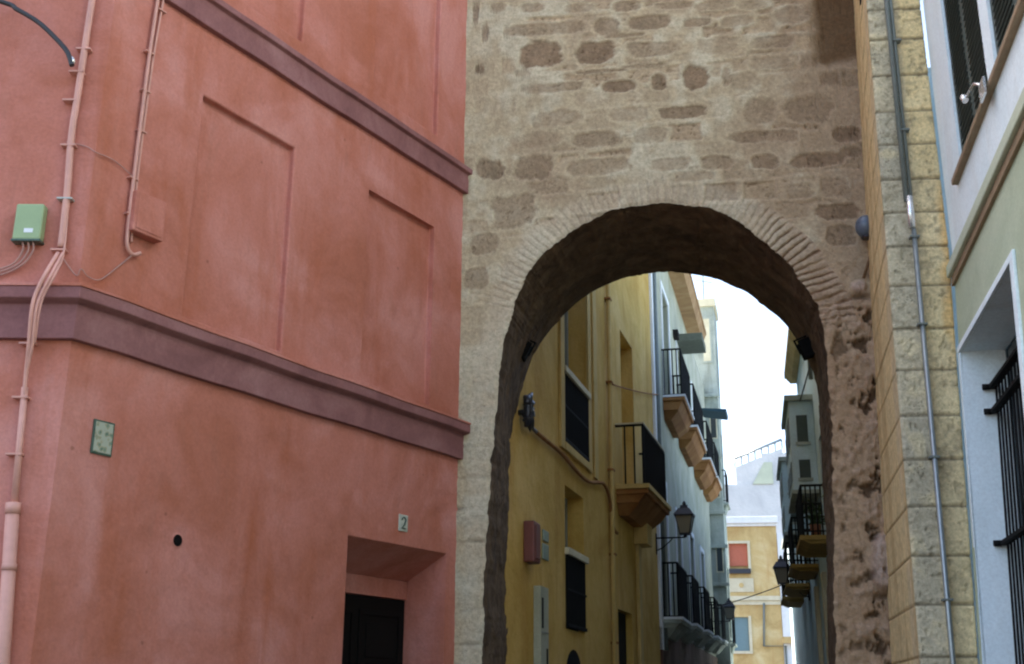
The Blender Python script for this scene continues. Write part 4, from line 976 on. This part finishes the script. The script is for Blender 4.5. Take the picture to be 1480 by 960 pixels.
for k, (a, b2_, par) in enumerate(((-3.3, -1.6, rr1), (.35, 1.9, rr1), (S1 + .3, S1 + 2.2, rr2), (S1 + 3.3, S1 + 5.0, rr2))):
    balcony(RR, a, b2_, 3.93, .82 if k else .74, .42 if k else .40, par, slab='dark_ochre', th=.12, step=.07, corbel=False)
m_ = MB(); m_.tube([RR.p(-2.0, 6.6, .05), RR.p(-2.0, H1 - .1, .05)], .035, 8); m_.build('downpipe', M['greycable'], rr1)
pt = thing('potted_plant', 'dark leafy potted plant standing on the nearest ochre balcony', 'plant', RR.p(-3.0, 3.94, .2))
m_ = MB(); c0 = RR.p(-2.9, 3.935, .2); m_.tube([c0, c0 + Vector((0, 0, .2))], .08, 12, radii=[.06, .09]); m_.build('pot', M['pot'], pt)
m_ = MB(); random.seed(9)
for k in range(90):
    q = c0 + Vector((random.gauss(0, .08), random.gauss(0, .08), .22 + abs(random.gauss(0, .16)))); a = Vector((random.uniform(-1, 1), random.uniform(-1, 1), random.uniform(-.6, 1))).normalized() * .06; b = a.cross(Vector((random.uniform(-1, 1), random.uniform(-1, 1), .3))).normalized() * .02
    m_.quad(q - a, q + b, q + a, q - b)
m_.build('leaves', M['plant'], pt, weld=False)

# ================================================================== LANTERNS
def make_lantern():
    """local frame: bracket root at origin, arm along +x, lamp upright on its end"""
    t = thing('street_lantern', 'black four-sided lantern on an iron bracket at the corner of the yellow house', 'lantern', (0, 0, 0), 'wall lanterns along the lane')
    A = .52
    m = MB(); m.box_ = None
    def bx(mb, x0, x1, y0, y1, z0, z1): mb.hexa([Vector(v) for v in ((x0, y0, z0), (x1, y0, z0), (x1, y1, z0), (x0, y1, z0), (x0, y0, z1), (x1, y0, z1), (x1, y1, z1), (x0, y1, z1))])
    m = MB(); m.tube([Vector((0, 0, 0)), Vector((A, 0, 0))], .013, 8); m.tube([Vector((0, 0, -.22)), Vector((.12, 0, -.17)), Vector((.26, 0, -.05)), Vector((.3, 0, 0))], .009, 8); bx(m, -.01, .015, -.03, .03, -.28, .08); m.build('bracket', M['black'], t)
    def ring(w, z): return [Vector((A + w * x, w * y, z)) for x, y in ((-1, -1), (1, -1), (1, 1), (-1, 1))]
    m = MB(); g0, g1 = ring(.085, .07), ring(.145, .36)
    m.hexa(g0 + g1); m.build('glass', M['lampglass'], t)
    m = MB()
    for k in range(4): m.tube([g0[k], g1[k]], .010, 6)
    m.hexa(ring(.095, .045) + ring(.095, .07)); m.hexa(ring(.165, .36) + ring(.165, .385)); m.tube([Vector((A, 0, 0)), Vector((A, 0, .05))], .03, 10); m.build('frame', M['lamp_black'], t)
    m = MB(); m.hexa(ring(.175, .385) + ring(.10, .50)); m.hexa(ring(.075, .50) + ring(.06, .56)); m.tube([Vector((A, 0, .56)), Vector((A, 0, .60)), Vector((A, 0, .64))], .02, 10, radii=[.03, .035, .008]); m.build('cap', M['lamp_black'], t)
    return t
lan = make_lantern()
def place(root, F, s, z, label=None, first=False):
    r = root
    if not first:
        r = root.copy(); COL.objects.link(r); r['label'] = label
        for ch in list(root.children):
            c = ch.copy(); COL.objects.link(c); c.parent = r
    r.location = F.p(s, z, .0); r.rotation_euler = (0, 0, math.atan2(F.nv[1], F.nv[0])); return r
ls, lz = Y.hit(948, 778)
place(lan, Y, min(ls, 9.3), lz, first=True)
ls2, lz2 = WB.hit(1055, 898, .52)
place(lan, WB, ls2, lz2, 'small black lantern on the left past the low balconies, in front of the closing house')
ls3, lz3 = RR.hit(1131, 848, .52)
place(lan, RR, ls3, lz3, 'black lantern on the right of the lane below the dark balconies')

# wires across the lane
def wire(p0, p1, sag, r, label, mat='cable'):
    pts = [p0.lerp(p1, k / 16) + Vector((0, 0, -sag * 4 * (k / 16) * (1 - k / 16))) for k in range(17)]
    m = MB(); m.tube(pts, r, 6); return tag(m.build('overhead_wire', M[mat]), label, 'wire')
a = WB.p(*WB.hit(1072, 826, .52), .52) if False else RR.p(ls3, lz3 + .12, .45)
wire(WB.p(11.5, lz3 + .12 + .02, .1), RR.p(ls3, lz3 + .2, .1), .05, .012, 'dark wire crossing the lane at the height of the right-hand lantern')
wire(Y.p(*Y.hit(880, 555), .03), Y.p(*Y.hit(950, 571), .05), .03, .012, 'thin dark cable stretched over the yellow wall above the iron balcony', 'terra')
wire(RR.p(-6, 6.35, .1), RR.p(3.5, 6.75, .3), .1, .012, 'thin wire along the upper wall of the bluish white house')

# ================================================================== HOUSE CLOSING THE LANE
fh = thing('ochre_house', 'ochre house closing the lane with a red blind above a blue shutter', 'house', FH.p(0, 0, -3))
def fx(x, y, n=0): return FH.hit(x, y, n)
L0 = fx(1000, 800)[0]; R0 = fx(1127, 850)[0]; ZT2 = fx(1084, 757)[1]
w1a, w1b = fx(1053, 786), fx(1082, 826); w2a, w2b = fx(1056, 892), fx(1084, 941)
m_ = MB(); m_.wall(FH, L0, R0, 0, ZT2, [(w1a[0], w1b[0], w1b[1], w1a[1], .2), (w2a[0], w2b[0], w2b[1], w2a[1], .2)]); m_.shell(FH, L0, R0, 0, ZT2, 8); m_.build('wall', M['ochre'], fh)
m_ = MB(); m_.box(FH, L0 - .1, R0 + .1, ZT2, ZT2 + .35, -8, .25); m_.box(FH, L0 - .1, R0 + .05, ZT2 - .15, ZT2 - .003, .003, .12); m_.build('cornice', M['white'], fh, bevel=.02)
m_ = MB(); m_.box(FH, w1a[0], w1b[0], fx(1060, 818)[1], w1a[1], -.16, -.1); w_ = m_.build('window', M['redblind'], fh); tag(w_, 'window with a lowered red blind', None)
m_ = MB(); q = .14; m_.box(FH, w1a[0] - q, w1a[0] - .004, w1b[1], w1a[1] + q, .003, .06); m_.box(FH, w1b[0] + .004, w1b[0] + q, w1b[1], w1a[1] + q, .003, .06); m_.box(FH, w1a[0], w1b[0], w1a[1] + .004, w1a[1] + q, .003, .06); m_.build('surround', M['cream'], w_)
m_ = MB(); m_.box(FH, w1a[0] - .1, w1b[0] + .1, w1b[1] - .12, w1b[1] + .12, .003, .25); m_.build('sill', M['lamp_black'], w_)
m_ = MB(); m_.box(FH, w2a[0], w2b[0], w2b[1], w2a[1], -.16, -.1); w_ = m_.build('window', M['blueblind'], fh); tag(w_, 'window closed by a blue-grey shutter', None)
m_ = MB(); m_.box(FH, w2a[0] - q, w2a[0] - .004, w2b[1] - q, w2a[1] + .05, .003, .06); m_.box(FH, w2b[0] + .004, w2b[0] + q, w2b[1] - q, w2a[1] + .05, .003, .06); m_.box(FH, w2a[0], w2b[0], w2b[1] - q, w2b[1] - .004, .003, .08); m_.build('surround', M['cream'], w_)
a = fx(1053, 836); b_ = fx(1090, 856); m_ = MB(); m_.box(FH, a[0], b_[0], b_[1], a[1], .003, .05); m_.build('relief_panel', M['cream'], fh, bevel=.02)
c = ((a[0] + b_[0]) / 2, (a[1] + b_[1]) / 2); m_ = MB(); disc(FH, c[0], c[1], .05, .09, .12, m_); m_.build('relief_rosette', M['ochre'], fh)
a = fx(1040, 862); b_ = fx(1127, 868); m_ = MB(); m_.box(FH, L0, R0, b_[1], a[1], .003, .14); m_.box(FH, L0, R0, b_[1] - .22, b_[1] - .003, .003, .06); m_.build('string_course', M['cream'], fh, bevel=.01)
a = fx(1104, 872); b_ = fx(1104, 934); c = fx(1134, 934); e = fx(1136, 965)
m_ = MB(); m_.tube([FH.p(a[0], a[1], .08), FH.p(b_[0], b_[1], .08), FH.p(R0 + .1, c[1], .08), FH.p(R0 + .1, 0, .08)], .055, 8); m_.build('downpipe', M['greycable'], fh)
# neighbour: bluish white house on its right
nh = thing('white_cottage', 'narrow brilliant white house squeezed between the ochre house and the low grey one', 'house', FH.p(R0 + 2, 0, -3))
Zn = fx(1135, 770)[1]
m_ = MB(); m_.wall(FH, R0 + .02, R0 + 6, 0, Zn, [], n=.02); m_.shell(FH, R0 + .02, R0 + 6, 0, Zn, 8, n=.02); m_.build('wall', M['white'], nh)
a = fx(1133, 847, .02); b_ = fx(1140, 853, .02); m_ = MB(); m_.box(FH, a[0], b_[0] + 1, b_[1], a[1], .02, .2); m_.build('ledge', M['greycable'], nh)
a = fx(1131, 921, .02); b_ = fx(1142, 930, .02); m_ = MB(); m_.box(FH, a[0], b_[0] + 1, b_[1], a[1], .02, .4); m_.build('canopy', M['ochre'], nh)
# white terrace block behind
TB = Frame(at(1090, 85), 98, -1)
tb = thing('white_terrace_house', 'sun-bleached white house with a sloping railed stair behind the ochre house', 'house', TB.p(0, 0, -3))
a = TB.hit(1030, 735); b_ = TB.hit(1150, 700); c = TB.hit(1062, 662); e = TB.hit(1130, 634)
m_ = MB(); m_.box(TB, a[0] - 1, b_[0], 0, TB.hit(1090, 700)[1], -8, 0); m_.box(TB, TB.hit(1100, 640)[0], b_[0], 0, TB.hit(1110, 655)[1], -6, -.05); m_.build('wall', M['haze_white'], tb)
m_ = MB(); s0, z0 = c; s1, z1 = e; zb = TB.hit(1090, 700)[1]
m_.hexa([TB.p(s0, zb, -.5), TB.p(s1, zb, -.5), TB.p(s1, zb, -.1), TB.p(s0, zb, -.1), TB.p(s0, z0 - .7, -.5), TB.p(s1, z1 - .7, -.5), TB.p(s1, z1 - .7, -.1), TB.p(s0, z0 - .7, -.1)]); m_.build('stair_wall', M['haze_white'], tb)
m_ = MB(); m_.tube([TB.p(s0, z0, -.3), TB.p(s1, z1, -.3)], .11, 6)
for k in range(8): q_ = k / 7; m_.tube([TB.p(s0 + (s1 - s0) * q_, z0 + (z1 - z0) * q_ - .7, -.3), TB.p(s0 + (s1 - s0) * q_, z0 + (z1 - z0) * q_, -.3)], .06, 6)
m_.build('railing', M['greypipe'], tb)
a = TB.hit(1088, 700); b_ = TB.hit(1116, 668); m_ = MB(); m_.hexa([TB.p(a[0], a[1], 0), TB.p(b_[0], a[1], 0), TB.p(b_[0], a[1], .1), TB.p(a[0], a[1], .1), TB.p(a[0] + .9, b_[1], -.1), TB.p(b_[0], b_[1], -.1), TB.p(b_[0], b_[1], .02), TB.p(a[0] + .9, b_[1], .02)]); m_.build('green_screen', M['palegreen'], tb)

# ================================================================== clean helper props, camera, light
for o in ROOTS:
    try:
        if '_org' in o: del o['_org']
    except ReferenceError: pass
for o in scene.objects:
    if '_org' in o: del o['_org']
cam = bpy.data.cameras.new('camera'); co = bpy.data.objects.new('camera', cam); COL.objects.link(co); scene.camera = co
cam.sensor_width = 36; cam.lens = 36 * FPX / 1480; cam.clip_end = 1000; cam.clip_start = .05
# camera axes in world: columns right, up, back
B = np.stack([rt_c, fw_c, up_c])   # rows: world axes in camera coordinates
co.matrix_world = Matrix(((B[0][0], B[0][1], B[0][2], CAM[0]), (B[1][0], B[1][1], B[1][2], CAM[1]), (B[2][0], B[2][1], B[2][2], CAM[2]), (0, 0, 0, 1)))

SUN_AZ, SUN_EL = R(300), R(50)
w_ = bpy.data.worlds.new('World'); scene.world = w_; w_.use_nodes = True; nt = w_.node_tree
sky = nt.nodes.new('ShaderNodeTexSky'); sky.sky_type = 'NISHITA'; sky.sun_disc = False; sky.sun_elevation = SUN_EL; sky.sun_rotation = SUN_AZ
sky.air_density = 1.0; sky.dust_density = 3.0; sky.ozone_density = 1.0
bg = nt.nodes['Background']; bg.inputs['Strength'].default_value = .12; nt.links.new(sky.outputs[0], bg.inputs['Color'])
sl = bpy.data.lights.new('sun', 'SUN'); sl.energy = 3.5; sl.angle = R(.5); sl.color = (1, .95, .87)
so = bpy.data.objects.new('sun', sl); COL.objects.link(so)
dv = Vector((math.sin(SUN_AZ) * math.cos(SUN_EL), math.cos(SUN_AZ) * math.cos(SUN_EL), math.sin(SUN_EL)))
so.rotation_euler = dv.to_track_quat('Z', 'Y').to_euler(); so.location = (0, 30, 40)
vs_ = scene.view_settings; vs_.view_transform = 'Standard'; vs_.look = 'None'; vs_.gamma = 1; vs_.use_curve_mapping = False; vs_.exposure = 2.24
scene.display_settings.display_device = 'sRGB'
scene.cycles.pixel_filter_type = 'BLACKMAN_HARRIS'; scene.cycles.filter_width = 2.2
scene.cycles.max_bounces = 8; scene.cycles.diffuse_bounces = 5
